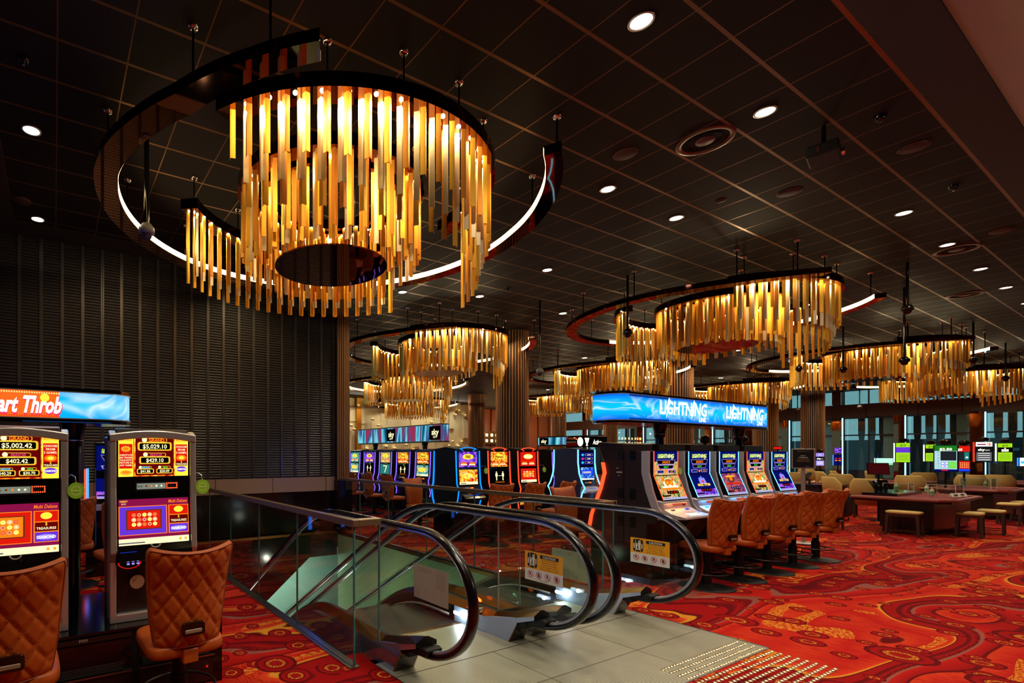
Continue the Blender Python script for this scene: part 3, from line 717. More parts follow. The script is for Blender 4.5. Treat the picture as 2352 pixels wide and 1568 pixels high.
CH = [(2.98, 5.37, 'huge golden chandelier nearest the camera, with glowing light ring and mirror disc', (18, 10, 12), 16.),
      (12.45, 5.37, 'second largest golden chandelier, above the blue lightning sign, ring end at its right', (8, 5, 5), 27.),
      (9.55, 10.95, 'golden chandelier left of the broad fluted column, upper one of the stacked group', (6, 4, 4), 35.),
      (13.3, 17.2, 'golden chandelier just below the one left of the broad column, second of the stack', (4, 3, 3), 49.),
      (19.2, 24.0, 'lowest and farthest golden chandelier of the stack before the cream feature wall', (3, 2, 2), 68.),
      (17.9, 11.1, 'golden chandelier between the broad column and the blue lightning sign', (5, 3, 3), 43.),
      (24.3, 18.0, 'far golden chandelier low behind the white camera dome in the centre', (3, 2, 2), 68.),
      (22.15, 5.42, 'wide golden chandelier on the right, behind three pole cameras', (6, 4, 4), 40.),
      (27.6, 11.1, 'golden chandelier directly above the right half of the blue lightning sign', (4, 2, 3), 54.),
      (31.0, 5.45, 'farthest golden chandelier at the right edge of the picture', (4, 3, 3), 54.),
      (31.5, 17.5, 'small bit of golden chandelier left of the blue lightning sign', (2, 2, 2), 68.)]
for c_ in CH: make_chandelier(*c_)
# ------------------------------------------------------------------ escalators
def drop(y):
    if y < 4.25: return 0.
    if y < 5.10: return .376*(y-4.25)**2
    return .2717+.64*(y-5.10)
YEND = 11.6
def ys(a, b, n): return [a+(b-a)*i/n for i in range(n+1)]
M_PLATE = mat_ribbed('ribbed_landing_plate', (.74, .73, .64), .016, 1, .40, .3, dark=.35)
b = MB()
b.box(2.27, 5.48, 1.97, 3.44, -.03, .0, M_PLATE)
b.box(3.80, 4.00, 3.36, 4.3, -.03, .0, M_PLATE)
for x0 in (2.52, 4.10): b.box(x0, x0+1.07, 3.44, 3.75, -.03, .0, M_PLATE)
for y in (3.08, 2.50): b.box(2.27, 5.48, y-.003, y+.003, -.001, .0008, M_MATT)
for x in (3.30, 4.42): b.box(x-.002, x+.002, 1.97, 3.08, -.001, .0008, M_MATT)
for e in ((2.262, 2.27, 1.96, 3.36), (5.48, 5.49, 1.96, 3.40)): b.box(*e, -.02, .004, M_STEEL)
b.box(2.262, 5.49, 1.96, 1.97, -.02, .004, M_STEEL)
tag(b.build('escalator_landing_plate'), 'ribbed grey metal landing plate in front of both escalators', 'landing plate')
# tactile studs
M_STUD = P('stud_metal', (.86, .80, .66), .25, .8)
def studs(x0, x1, y0, y1, n, k, label, nm):
    t = thing('tactile_paving', label, 'tactile studs', (x0, y0, 0))
    for j in range(k):
        m = MB()
        for i in range(n): m.lathe([(.016, 0.001), (.012, .007), (0, .008)], M_STUD, 8, ((x1-x0)*i/(n-1), (y1-y0)*j/(k-1), .001))
        m.build('stud_row', t)
    return t
studs(4.19, 5.40, 1.99, 2.17, 30, 4, 'four rows of pale studs along the edge of the ribbed plate', 'a')
studs(4.19, 5.40, 1.52, 1.92, 24, 8, 'eight rows of pale studs set in the red carpet', 'b')

def escalator(xl, xr, label, mirror):
    t = thing('escalator', label, 'escalator', (0, 0, 0))
    # steps
    m = MB(); M_STEP = mat_ribbed('ribbed_step', (.30, .29, .27), .012, 0, .45, .8)
    x0, x1 = xl+.10, xr-.10
    m.box(x0, x1, 3.75, 3.80, -.05, -.004, M_BRZ)
    y = 3.80; z = -.01
    while y < YEND:
        zn = -drop(y+.2)-.01
        m.box(x0, x1, y, y+.40, zn-.6, zn, M_STEP); y += .40
    m.build('steps', t)
    for side, xc in ((0, xl), (1, xr)):
        out = -1 if side == 0 else 1
        xi, xo = xc-out*.10, xc+out*.10
        # skirt / pedestal: outer cheek, sloping deck, inner cheek as one body swept by stations
        pr = [(2.90, .305, .345, .27), (3.08, .245, .292, .20), (3.20, .205, .254, -.02), (3.38, .147, .208, -.02)]
        YS = [p[0] for p in pr]+ys(3.5, 4.25, 2)+ys(4.4, 5.1, 6)+ys(5.4, YEND, 14)
        def st(y):
            for i in range(len(pr)-1):
                if pr[i][0] <= y <= pr[i+1][0]:
                    k = (y-pr[i][0])/(pr[i+1][0]-pr[i][0]); return [pr[i][j]+(pr[i+1][j]-pr[i][j])*k for j in (1, 2, 3)]
            if y < pr[0][0]: return list(pr[0][1:])
            return [.147-drop(y), .208-drop(y), -.03-drop(y)-(.55 if y > 3.6 else 0)*min(1, (y-3.6)/.6)]
        M_CHEEK = P('outer_cheek_steel', (.66, .66, .70), .16, .85); M_INCHK = P('inner_skirt_dark', (.20, .17, .15), .18, .8)
        m = MB(); v = []
        for y in YS:
            lo, hi, bt = st(y)
            v.append([(xo, y, bt), (xo, y, lo), (xc+out*.02, y, hi), (xc-out*.02, y, hi), (xi, y, lo), (xi, y, bt)])
        for i in range(len(v)-1):
            for j, mt in enumerate((M_CHEEK, M_BRZ, M_MATT, M_BRZ, M_INCHK)):
                if j == 4 and YS[i] < 3.6: mt = P('inner_cheek_lit_steel', (.60, .63, .70), .35, .3)  # same steel skirt; the skirt light's glow is put into its front colour
                m.add([v[i][j], v[i][j+1], v[i+1][j+1], v[i+1][j]], [(0, 1, 2, 3)], mt)
        m.add(v[0], [tuple(range(6))], M_MATT)
        m.build('balustrade_skirt', t)
        # foot wedge under the nose
        m = MB(); m.ext([(3.18, 0), (3.085, .19), (3.10, .24), (3.50, .14), (3.50, -.02)], xc-.1015, xc+.1015, M_CHEEK if side == 0 else P('inner_cheek_lit_steel', (.60, .63, .70), .35, .3), 'x')
        m.box(xc-.085, xc+.085, 3.0, 3.10, .17, .22, M_MATT)
        m.ext([(3.182, .0), (3.087, .19), (3.080, .19), (3.172, .0)], xc-.10, xc-.088, M_BRZ, 'x'); m.ext([(3.182, .0), (3.087, .19), (3.080, .19), (3.172, .0)], xc+.088, xc+.10, M_BRZ, 'x')
        m.ext([(3.176, .004), (3.083, .188), (3.078, .188), (3.170, .004)], xc-.088, xc+.088, M_BLACK, 'x')
        pd_ = m.build('pedestal', t)
        m = MB(); m.ext([(2.90, .27), (2.84, .29), (2.80, .275), (2.83, .225), (3.0, .20), (3.08, .20)], xc-.075, xc+.075, M_MATT, 'x'); m.build('handrail_inlet', pd_, .008)
        # handrail loop
        path = [(xc, 3.02, .215), (xc, 2.95, .205)]
        for i in range(1, 24):
            a = -PI/2-PI*i/24
            path.append((xc, 2.95+.535*math.cos(a), .66+(.455 if math.sin(a) < 0 else .475)*math.sin(a)))
        path += [(xc, y, 1.135-drop(y)) for y in ys(2.97, 4.25, 3)+ys(4.4, 5.1, 6)+ys(5.5, YEND, 8)]
        sect = [(-.04, -.012), (-.036, .008), (-.022, .018), (0, .020), (.022, .018), (.036, .008), (.04, -.012), (.03, -.018), (-.03, -.018)]
        m = MB(); m.sweep(path, sect, M_RUBBER, up=(1, 0, 0)) if False else None
        pts = [Vector(p) for p in path]; k = len(sect); vv = []
        for i, p in enumerate(pts):
            a_ = pts[max(0, i-1)]; b_ = pts[min(len(pts)-1, i+1)]; tg = (b_-a_).normalized()
            u = Vector((1, 0, 0)).cross(tg); u = u*(1 if True else -1)      # points away from the loop's inside
            for q in sect: vv.append(tuple(p+Vector((1, 0, 0))*q[0]+u*q[1]))
        ff = []
        for i in range(len(pts)-1):
            for q in range(k): ff.append((i*k+q, i*k+(q+1) % k, (i+1)*k+(q+1) % k, (i+1)*k+q))
        m.add(vv, ff, M_RUBBER, True); hr_ = m.build('handrail', t)
        # aluminium guide under the rubber
        vv = []
        for i, p in enumerate(pts):
            a_ = pts[max(0, i-1)]; b_ = pts[min(len(pts)-1, i+1)]; tg = (b_-a_).normalized(); u = Vector((1, 0, 0)).cross(tg)
            for q in ((-.022, -.018), (.022, -.018), (.016, -.045), (-.016, -.045)): vv.append(tuple(p+Vector((1, 0, 0))*q[0]+u*q[1]))
        m = MB(); m.add(vv, [(i*4+q, i*4+(q+1) % 4, (i+1)*4+(q+1) % 4, (i+1)*4+q) for i in range(len(pts)-1) for q in range(4)], P('handrail_guide', (.72, .72, .76), .3, .7), True); m.build('handrail_guide', hr_)
        # glass
        gp = []
        for p in path[1:]: gp.append((p[1], p[2]))
        cyc, czc = 3.2, .68
        top = [(cyc+(y-cyc)*.955 if y < 3.2 else y, czc+(z-czc)*.955) for y, z in gp]
        bot = [(YEND, .205-drop(YEND))]+[(y, .205-drop(y)) for y in ys(11, 5.1, 8)+ys(5, 4.25, 5)+[3.4, 3.1]]
        m = MB(); m.ext(top+bot, xc-.006, xc+.006, M_GLASS, 'x'); m.build('glass_panel', t)
        # interior brush strip
        m = MB(); m.sweep([(xi-out*.006, y, .035-drop(y)*1.0) for y in ys(3.95, 4.25, 2)+ys(4.4, 5.1, 5)+ys(5.5, YEND, 8)], [(-.006, -.012), (.006, -.012), (.006, .012), (-.006, .012)], M_SATIN); m.build('safety_brush', t)
        # skirt light (capsule)
        m = MB(); m.M = frame((xi-out*.003, 3.80, .075), (0, -out*-1. if False else (-1 if out > 0 else 1), 0), (0, 0, 1))
        m.poly(rrect(.17, .035, .017, 5), E('cold_led', (.86, .93, 1.), 14.)); m.build('skirt_light', t)
        lamp('POINT', (xi-out*.05, 3.75, .08), 1.6, (.75, .86, 1), size=.02)
        # short glass fin joints
    return t
ESC1 = escalator(2.42, 3.70, 'left escalator with black handrails, next to the glass balustrade', 0)
ESC2 = escalator(4.00, 5.29, 'right escalator with black handrails, next to the row of gaming stools', 0)
# capsule lights seen on the decks' outer faces
# notices on the glass
M_AMBER = P('amber_sticker', (.93, .65, .05), .5); M_WSTK = P('white_sticker', (.86, .86, .84), .5); M_STKB = P('sticker_back', (.66, .67, .55), .6); M_INK = P('black_ink', (.04, .04, .04), .6); M_RED = P('red_ink', (.78, .10, .12), .5)
def caution(x, y0, z0, label, facing):
    W, H = .38, .255
    m = MB(); m.M = frame((x-.0085*1, y0, z0), (0, -1, 0), (0, 0, 1))
    m.rect(0, W, H*.40, H, M_AMBER); m.rect(0, W, 0, H*.40, M_WSTK)
    e = -.0006
    m.poly(rrect(.10, .13, .022, 4, .078, H*.70), M_INK, e)
    for xx in (.053, .103): m.rect(xx-.003, xx+.003, H*.70-.065, H*.70+.065, M_AMBER, e*2)
    def man(cx, cz, s):
        m.disc(cx, cz+.040*s, .009*s, M_WSTK, e*3, 12); m.poly([(cx-.012*s, cz+.028*s), (cx+.012*s, cz+.028*s), (cx+.016*s, cz), (cx+.009*s, cz), (cx+.009*s, cz-.042*s), (cx-.009*s, cz-.042*s), (cx-.009*s, cz), (cx-.016*s, cz)], M_WSTK, e*3)
    man(.090, H*.70+.004, 1.); man(.063, H*.70-.010, .72); m.rect(.060, .10, H*.70-.046, H*.70-.040, M_WSTK, e*3)
    m.rect(.034, .044, H*.70-.030, H*.70+.018, M_WSTK, e*3); m.rect(.112, .122, H*.70-.030, H*.70+.018, M_WSTK, e*3)
    m.rect(.158, .340, H*.815, H*.935, M_INK, e); m.text('CAUTION', .249, H*.875, .020, M_WSTK, e*2, .16, .03)
    for i, s_ in enumerate(('Stand between yellow lines', 'Please supervise children', 'Do not lean over edges', 'Do not rest bags on hand rail', 'Beware of long loose clothing')):
        m.text(s_, .250, H*(.775-.075*i), .0105, M_INK, e, .185)
    for i in range(4):
        cx = .058+.088*i; cz = H*.22
        m.poly(rrect(.066, .066, .010, 3, cx, cz), M_INK, e); m.poly(rrect(.0645, .0645, .009, 3, cx, cz), M_WSTK, e*1.5)
        m.poly([(cx-.010, cz+.014), (cx+.006, cz+.016), (cx+.014, cz-.006), (cx+.002, cz-.018), (cx-.012, cz-.010)] if i % 2 else [(cx-.004, cz+.018), (cx+.006, cz+.012), (cx+.012, cz-.014), (cx-.002, cz-.004), (cx-.014, cz-.016)], M_INK, e*2)
        m.ring(cx, cz, .023, .028, M_RED, e*3, 20); m.poly([(cx-.020, cz+.016), (cx-.016, cz+.020), (cx+.020, cz-.016), (cx+.016, cz-.020)], M_RED, e*3)
    m.text('Not permitted', W/2, .016, .010, M_INK, e)
    m.rect(0, W, 0, H, M_STKB, .0012)
    o = m.build('caution_notice'); tag(o, label, 'safety notice'); return o
caution(3.70, 3.07, .585, 'amber and white caution notice on the glass between the two escalators', 1)
caution(5.29, 3.055, .577, 'amber and white caution notice on the rightmost escalator glass', 1)
def backnotice(x, y0, z0, label):
    m = MB(); m.M = frame((x-.0085, y0, z0), (0, -1, 0), (0, 0, 1)); m.rect(0, .38, 0, .255, M_STKB); m.rect(.0, .38, 0, .255, M_STKB, .0012)
    L = P('faint_print', (.62, .63, .52), .6)
    m.poly(rrect(.10, .13, .022, 4, .302, .178), L, -.0005); m.rect(.04, .20, .21, .238, L, -.0005)
    for i in range(4): m.ring(.058+.088*i, .056, .023, .028, L, -.0005)
    tag(m.build('caution_notice'), label, 'safety notice')
backnotice(2.42, 3.035, .612, 'pale reverse side of a notice on the leftmost escalator glass')
backnotice(4.0, 3.02, .59, 'pale reverse side of a notice on the third escalator glass from the left')
def stop(x, y, z, s, label):
    m = MB(); m.M = frame((x, y, z), (0, -1, 0), (0, 0, 1)); m.poly([(s*math.cos(PI/8+i*PI/4), s*math.sin(PI/8+i*PI/4)) for i in range(8)], P('stop_red', (.85, .06, .10), .5)); m.poly([(-s*.4, -s*.85), (s*.4, -s*.85), (0, -s*1.35)], MATS['stop_red'])
    m.text('STOP', 0, 0, s*.55, M_WSTK, -.001, s*1.5, .02)
    m.poly([(s*math.cos(PI/8+i*PI/4), s*math.sin(PI/8+i*PI/4)) for i in range(8)], MATS['stop_red'], .003)
    tag(m.build('stop_sticker'), label, 'sticker')
stop(3.99, 3.86, .52, .042, 'small red octagonal stop sticker on the escalator glass')
stop(5.28, 3.55, .60, .04, 'red octagonal stop sticker half hidden behind the middle handrails')
# barrier glass between the two escalators, emergency buttons, key panels
t = thing('glass_barrier', 'upright narrow glass panel standing between the two escalators', 'glass barrier', (3.85, 3.40, 0))
m = MB(); m.box(-.13, .16, -.005, .005, .19, 1.09, M_GLASS); m.box(-.136, -.128, -.006, .006, .19, 1.09, M_SATIN); m.box(.158, .164, -.006, .006, .19, 1.09, M_SATIN); m.box(-.13, .16, -.005, .005, 1.086, 1.092, M_SATIN); m.build('pane', t)
m = MB(); m.box(-.14, .165, -.012, .012, .165, .20, M_MATT); m.build('clamp', t)
def estop(x, y, z, on, label):
    t = thing('emergency_button', label, 'stop button', (x, y, z))
    m = MB(); n = 24; r = .036; v = []
    for i in range(n):
        a = 2*PI*i/n; v += [(r*math.cos(a), r*math.sin(a), 0), (r*math.cos(a), r*math.sin(a), .115+.028*math.sin(a))]
    m.add(v, [(2*i, 2*((i+1) % n), 2*((i+1) % n)+1, 2*i+1) for i in range(n)], MATS['clear_glass'], True)
    m.lathe([(.034, 0), (.036, .04), (.030, .045)], M_SATIN, n); m.build('clear_tube', t)
    m = MB(); m.M = Matrix.Translation((0, 0, .112)) @ Matrix.Rotation(.66, 4, 'X'); m.lathe([(0, .004), (.016, .003), (.024, 0)], E('red_lamp_lit', (1, .35, .08), 6.) if on else P('green_lens', (.15, .55, .3), .3), 20); m.lathe([(.024, 0), (.030, .001)], E('red_lamp_rim', (.95, .08, .03), 2.) if on else M_BLACK, 20); m.build('lamp', t)
    return t
estop(3.63, 3.56, .165, True, 'clear round emergency button glowing orange on the left escalator deck')
estop(4.08, 3.52, .165, False, 'clear round emergency button without light on the right escalator deck')
t = thing('key_panel', 'small red lit key panel set in the bronze escalator deck', 'key panel', (3.615, 3.62, .168))
m = MB(); m.M = Matrix.Rotation(-.52, 4, 'Y'); m.box(-.02, .02, -.10, .10, 0, .006, P('key_plate', (.6, .42, .22), .3, .8)); m.build('plate', t, .003)
m = MB(); m.M = Matrix.Rotation(-.52, 4, 'Y'); m.box(-.012, .012, -.02, .03, .006, .010, E('red_digits', (1, .08, .05), 3.)); m.box(-.006, .006, .07, .085, .006, .010, MATS['red_digits']); m.build('display', t)
m = MB(); m.M = Matrix.Rotation(-.52, 4, 'Y'); m.cyl(0, -.055, .006, .012, .009, M_STEEL, 12); m.cyl(0, -.08, .006, .012, .009, M_STEEL, 12); m.build('key_switch', t)

# ------------------------------------------------------------------ glass balustrades
def balustrade(label, x, y0, y1, ret, panels, ret_y=None):
    t = thing('glass_balustrade', label, 'balustrade', (0, 0, 0))
    for i in range(len(panels)-1):
        m = MB(); m.box(x-.006, x+.006, panels[i]+.006, panels[i+1]-.006, .02, 1.13, M_GLASS); pn_ = m.build('pane', t)
        m = MB()
        for yy in (panels[i]+.005, panels[i+1]-.005): m.box(x-.0065, x+.0065, yy-.003, yy+.003, .02, 1.13, P('glass_edge', (.30, .42, .38), .12, .3))
        m.build('pane_edge', t)
    m = MB()
    a, c_ = (x, ret) if ret > x else (ret, x)
    m.box(a, c_, panels[0]-.006, panels[0]+.006, .02, 1.13, M_GLASS); m.build('pane', t)
    m = MB()
    for xx in (a, c_): m.box(xx-.006, xx+.006, panels[0]-.0065, panels[0]+.0065, .02, 1.13, P('glass_edge_bright', (.25, .5, .5), .1, .2))
    m.build('pane_edge', t)
    m = MB(); m.box(x-.03, x+.03, panels[0]-.03, y1, 1.12, 1.175, M_TAUPE); m.build('handrail_cap', t, .004)
    m = MB(); m.box(a-(.03 if ret < x else -.03), c_+(.0 if ret < x else .03)*0, panels[0]-.03, panels[0]+.05, 1.12, 1.175, M_TAUPE); m.build('handrail_cap', t, .004)
    m = MB(); m.box(x-.028, x+.028, panels[0], y1, -.02, .018, M_STEEL); m.build('base_channel', t)
    return t
balustrade('near glass balustrade with bronze cap, left of the escalators', 2.10, 3.40, 8.9, 2.34, [3.40, 4.47, 5.52, 6.59, 7.65, 8.9])
balustrade('far glass balustrade with bronze cap, right of the escalators before the gaming machines', 5.51, 3.38, 9.5, 5.32, [3.38, 4.45, 5.5, 6.6, 7.7, 8.7, 9.5])
# ------------------------------------------------------------------ gaming stools
def quilt_back():
    """curved, diamond-quilted backrest; local: stool faces +y, back surface towards -y"""
    m = MB(); NU, NV = 44, 52
    def P3(u, v, side):
        z = .545+.60*(v+1)/2
        hw = .235+.025*v-.02*max(0, -v-.3)
        # rounded corners
        k = min(1., (1-abs(v))/.16); hw *= (.80+.20*math.sqrt(max(0, 1-(1-k)**2))) if v < 0 else (.90+.10*math.sqrt(max(0, 1-(1-k)**2)))
        x = u*hw
        lean = -.245-.07*(v+1)/2-.05*max(0, v-.15)**1.5+.02*math.cos(v*1.4)
        y = lean+.075*u*u
        if v > .5: z += .022*((abs(u))**2)*(v-.5)*2-.012*(1-u*u)*(v-.5)*2
        ed = max(0, 1-max(abs(u), abs(v))**7)
        th = .046*math.sqrt(ed)+.005
        if side < 0:
            q = 0.
            if abs(u) < .90 and abs(v) < .93:
                a = (u*hw/.112+(z-.555)/.168); c_ = (u*hw/.112-(z-.555)/.168)
                d = min(abs((a % 1)-.5), abs((c_ % 1)-.5))       # .5 = on seam
                d1 = abs((a+.5) % 1-.5); d2 = abs((c_+.5) % 1-.5); d = min(d1, d2)
                q = .016*math.exp(-(d/.085)**2)
            return (x, y-th+q, z)
        return (x, y+th, z)
    for side in (-1, 1):
        v_ = [P3(-1+2*i/NU, -1+2*j/NV, side) for j in range(NV+1) for i in range(NU+1)]
        f = [(j*(NU+1)+i, j*(NU+1)+i+1, (j+1)*(NU+1)+i+1, (j+1)*(NU+1)+i) for j in range(NV) for i in range(NU)]
        if side > 0: f = [q[::-1] for q in f]
        m.add(v_, f, M_LEATHER, True)
    # rim closing both shells
    bd = [(-1+2*i/NU, -1) for i in range(NU)]+[(1, -1+2*j/NV) for j in range(NV)]+[(1-2*i/NU, 1) for i in range(NU)]+[(-1, 1-2*j/NV) for j in range(NV)]
    a = [P3(u, v, -1) for u, v in bd]; c_ = [P3(u, v, 1) for u, v in bd]; n = len(bd)
    m.add(a+c_, [(i, n+i, n+(i+1) % n, (i+1) % n) for i in range(n)], M_LEATHER, True)
    pip = [P3(u*.965, v*.965, -1) for u, v in bd]; m.tube([(p[0], p[1]-.002, p[2]) for p in pip], .004, P('leather_piping', (.55, .26, .09), .45), 6, True)
    return m
def pillow(x0, x1, y0, y1, z0, z1, mat, p=4., n=18):
    m = MB(); v = []; cx, cy, cz = (x0+x1)/2, (y0+y1)/2, (z0+z1)/2; a, b_, c_ = (x1-x0)/2, (y1-y0)/2, (z1-z0)/2
    sp = lambda t, e: math.copysign(abs(t)**e, t)
    e1, e2 = .45, .38
    for j in range(n+1):
        ph = -PI/2+PI*j/n
        for i in range(2*n):
            th = 2*PI*i/(2*n)
            v.append((cx+a*sp(math.cos(ph), e1)*sp(math.cos(th), e2), cy+b_*sp(math.cos(ph), e1)*sp(math.sin(th), e2), cz+c_*sp(math.sin(ph), e1)))
    k = 2*n
    m.add(v, [(j*k+i, j*k+(i+1) % k, (j+1)*k+(i+1) % k, (j+1)*k+i) for j in range(n) for i in range(k)], mat, True); return m
def make_stool(loc, rz, label, group):
    t = thing('gaming_stool', label, 'stool', loc, rz, group)
    bk_ = quilt_back().build('backrest', t)
    pillow(-.235, .235, -.25, .25, .475, .575, M_LEATHER).build('seat', t)
    m = MB(); m.lathe([(0, .0), (.30, .0), (.30, .008), (.27, .016), (.08, .03), (.06, .045), (0, .045)], M_MATT, 36); m.build('base_disc', t)
    m = MB(); m.cyl(0, 0, .04, .30, .052, M_MATT, 20); m.cyl(0, 0, .30, .47, .040, M_MATT, 20); m.box(-.12, .12, -.12, .12, .455, .48, M_MATT); cl_ = m.build('column', t)
    m = MB(); ring = [(.24*math.cos(2*PI*i/36), .03+.24*math.sin(2*PI*i/36), .19) for i in range(36)]; m.tube(ring, .010, P('foot_ring_metal', (.28, .27, .26), .25, .8), 8, True)
    m.tube([(-.05, 0, .17), (-.15, -.06, .19), (-.22, -.03, .19)], .008, MATS['foot_ring_metal'], 6); m.tube([(.05, 0, .17), (.15, -.06, .19), (.22, -.03, .19)], .008, MATS['foot_ring_metal'], 6); m.build('foot_ring', cl_)
    m = MB(); m.box(-.045, .045, -.27, .0, .455, .54, M_LEATHER); m.build('back_bracket', t, .006)
    h = MB(); h.M = Matrix.Translation((0, -.318, .675)); pts = rrect(.135, .075, .016, 4)
    h.ext(pts, -.008, .014, M_BLACK, 'y'); h.ext(rrect(.10, .022, .006, 3, 0, -.012), -.0095, -.006, P('handle_plate_metal', (.62, .60, .50), .4, .5), 'y'); h.build('pull_handle', bk_, .003)
    return t
G1 = 'tan quilted stools in a row before the lightning machines'
st0 = make_stool((7.30, 3.26, 0), -.19, 'tan quilted gaming stool nearest the escalator handrail', G1)
STN = ['', 'second tan quilted stool from the escalator handrail', 'middle stool of the five tan quilted ones facing the lightning machines', 'fourth tan quilted stool from the escalator, next to last of its row', 'tan quilted stool at the far right end of the row of five']
for i in range(1, 5): dup(st0, (7.30+.86*i, 3.26, 0), -.19+.03*(i % 2), STN[i], G1)
dup(st0, (.70, 3.27, 0), .05, 'large tan quilted stool in front of the lower left machine, black handle on its back', 'tan stools at the near left machines')
dup(st0, (-.21, 3.20, 0), .05, 'tan quilted stool cut off by the left edge of the picture', 'tan stools at the near left machines')
for i, (x, lab) in enumerate([(7.2, 'tan stool with quilted back before the blue neon machine beyond the escalators'), (8.08, 'tan quilted stool before the red neon machine with two white figures on screen'), (9.0, 'tan quilted stool behind the right handrail, before the third neon machine')]): dup(st0, (x, 6.72, 0), .15*(i-1), lab, 'tan stools beyond the escalators')
dup(st0, (7.35, 5.12, 0), PI-.1, 'tan stool turned to the camera, smooth front of its back showing, beside the orange neon', 'tan stools beyond the escalators')
dup(st0, (11.2, 6.7, 0), 0, 'reddish stool half hidden behind the orange neon machine', 'tan stools beyond the escalators')
dup(st0, (7.15, 8.8, 0), PI, 'tan stool seen from its smooth front, left of the blue neon side panel', 'tan stools beyond the escalators')
for i, y in enumerate((10.9, 11.85, 12.75, 13.65)): dup(st0, (7.98, y, 0), -PI/2, ORD[3-i]+' tan stool from the left in the row before the purple-framed machines', 'tan stools at the purple-framed machines')
dup(st0, (.22, 7.25, 0), 0, 'narrow glimpse of a reddish stool between the two near left machines, left one', 'stools behind the near left machines')
dup(st0, (.66, 6.35, 0), .2, 'reddish stool right behind the silver framed left machine', 'stools behind the near left machines')
dup(st0, (12.9, 8.9, 0), 0, 'small reddish stool in front of the distant machine between the neon ones', 'tan stools beyond the escalators')
dup(st0, (12.6, 5.2, 0), PI, 'tan stool seen behind the last lightning machine by the notice board', 'tan stools beyond the escalators')

# ------------------------------------------------------------------ screens
A_ = {}
def em(name, c, s=1.):
    return E('lit_'+name, c, s)
RD = em('red', (.86, .10, .05), 1.1); DR = em('dark_red', (.45, .02, .02), .8); YL = em('yellow', (1, .82, .22), 1.5); OG = em('orange', (1, .48, .08), 1.3); GD_ = em('gold', (.95, .66, .18), 1.2)
WH = em('white', (1, .98, .9), 1.5); CR = em('cream', (.97, .93, .72), 1.3); PU = em('purple', (.40, .20, .82), 1.1); DP = em('deep_purple', (.20, .08, .45), .9); BL = em('blue', (.10, .25, .90), 1.2); DB = em('deep_blue', (.03, .06, .42), .9)
PK = em('pink', (.85, .25, .45), 1.); GN = em('green', (.25, .85, .2), 1.1); BK = em('black', (.03, .01, .02), .4); CY = em('cyan', (.2, .75, 1.), 1.3); LG = em('lime', (.62, .85, .12), 1.1); GY = em('grey', (.45, .45, .48), .9); MG = em('magenta', (.55, .07, .28), 1.)
LV = em('lavender', (.62, .55, .95), 1.1); TL = em('teal', (.15, .5, .48), 1.); BR = em('brown', (.45, .2, .08), .9)
S_FIRE = mat_screen_bands('lit_fire_swirl', [(.25, .02, .02), (.75, .1, .05), (1, .5, .1), (1, .85, .3), (.6, .08, .3)], (9, 9, 9), 1.3)
S_PURP = mat_screen_bands('lit_purple_swirl', [(.1, .03, .3), (.35, .12, .7), (.6, .4, .95), (.85, .2, .5)], (8, 8, 8), 1.2)
S_BLUE = mat_screen_bands('lit_blue_swirl', [(.02, .05, .3), (.08, .25, .75), (.4, .7, 1.), (.9, .95, 1.)], (8, 8, 8), 1.1)
S_JUNG = mat_screen_bands('lit_jungle_swirl', [(.02, .10, .03), (.15, .4, .1), (.85, .8, .5), (.9, .45, .1), (.9, .9, .9)], (12, 12, 12), 1.1)
S_DUSK = mat_screen_bands('lit_dusk_swirl', [(.15, .05, .25), (.45, .2, .45), (.8, .4, .35), (.55, .25, .2)], (6, 6, 6), 1.)
S_TEAL = mat_screen_bands('lit_teal_swirl', [(.05, .2, .3), (.2, .6, .6), (.6, .85, .75), (.3, .3, .7)], (8, 8, 8), 1.)
S_CITY = mat_screen_bands('lit_stage_streaks', [(.02, .03, .06), (.1, .45, .6), (.5, .85, .9), (.15, .3, .5), (.6, .15, .3), (.1, .35, .3)], (3.2, 3.2, .5), 1.1, 2., .6)
def grid3(m, x0, x1, z0, z1, nx, nz, mats, e, r=.8):
    for i in range(nx):
        for j in range(nz):
            cx = x0+(x1-x0)*(i+.5)/nx; cz = z0+(z1-z0)*(j+.5)/nz; w_ = (x1-x0)/nx*r/2; h_ = (z1-z0)/nz*r/2
            m.disc(cx, cz, w_, mats[(i+j) % len(mats)], e, 12, h_); m.ring(cx, cz, w_*.55, w_*.8, mats[(i+j+1) % len(mats)], e*1.4, 12, h_/w_)
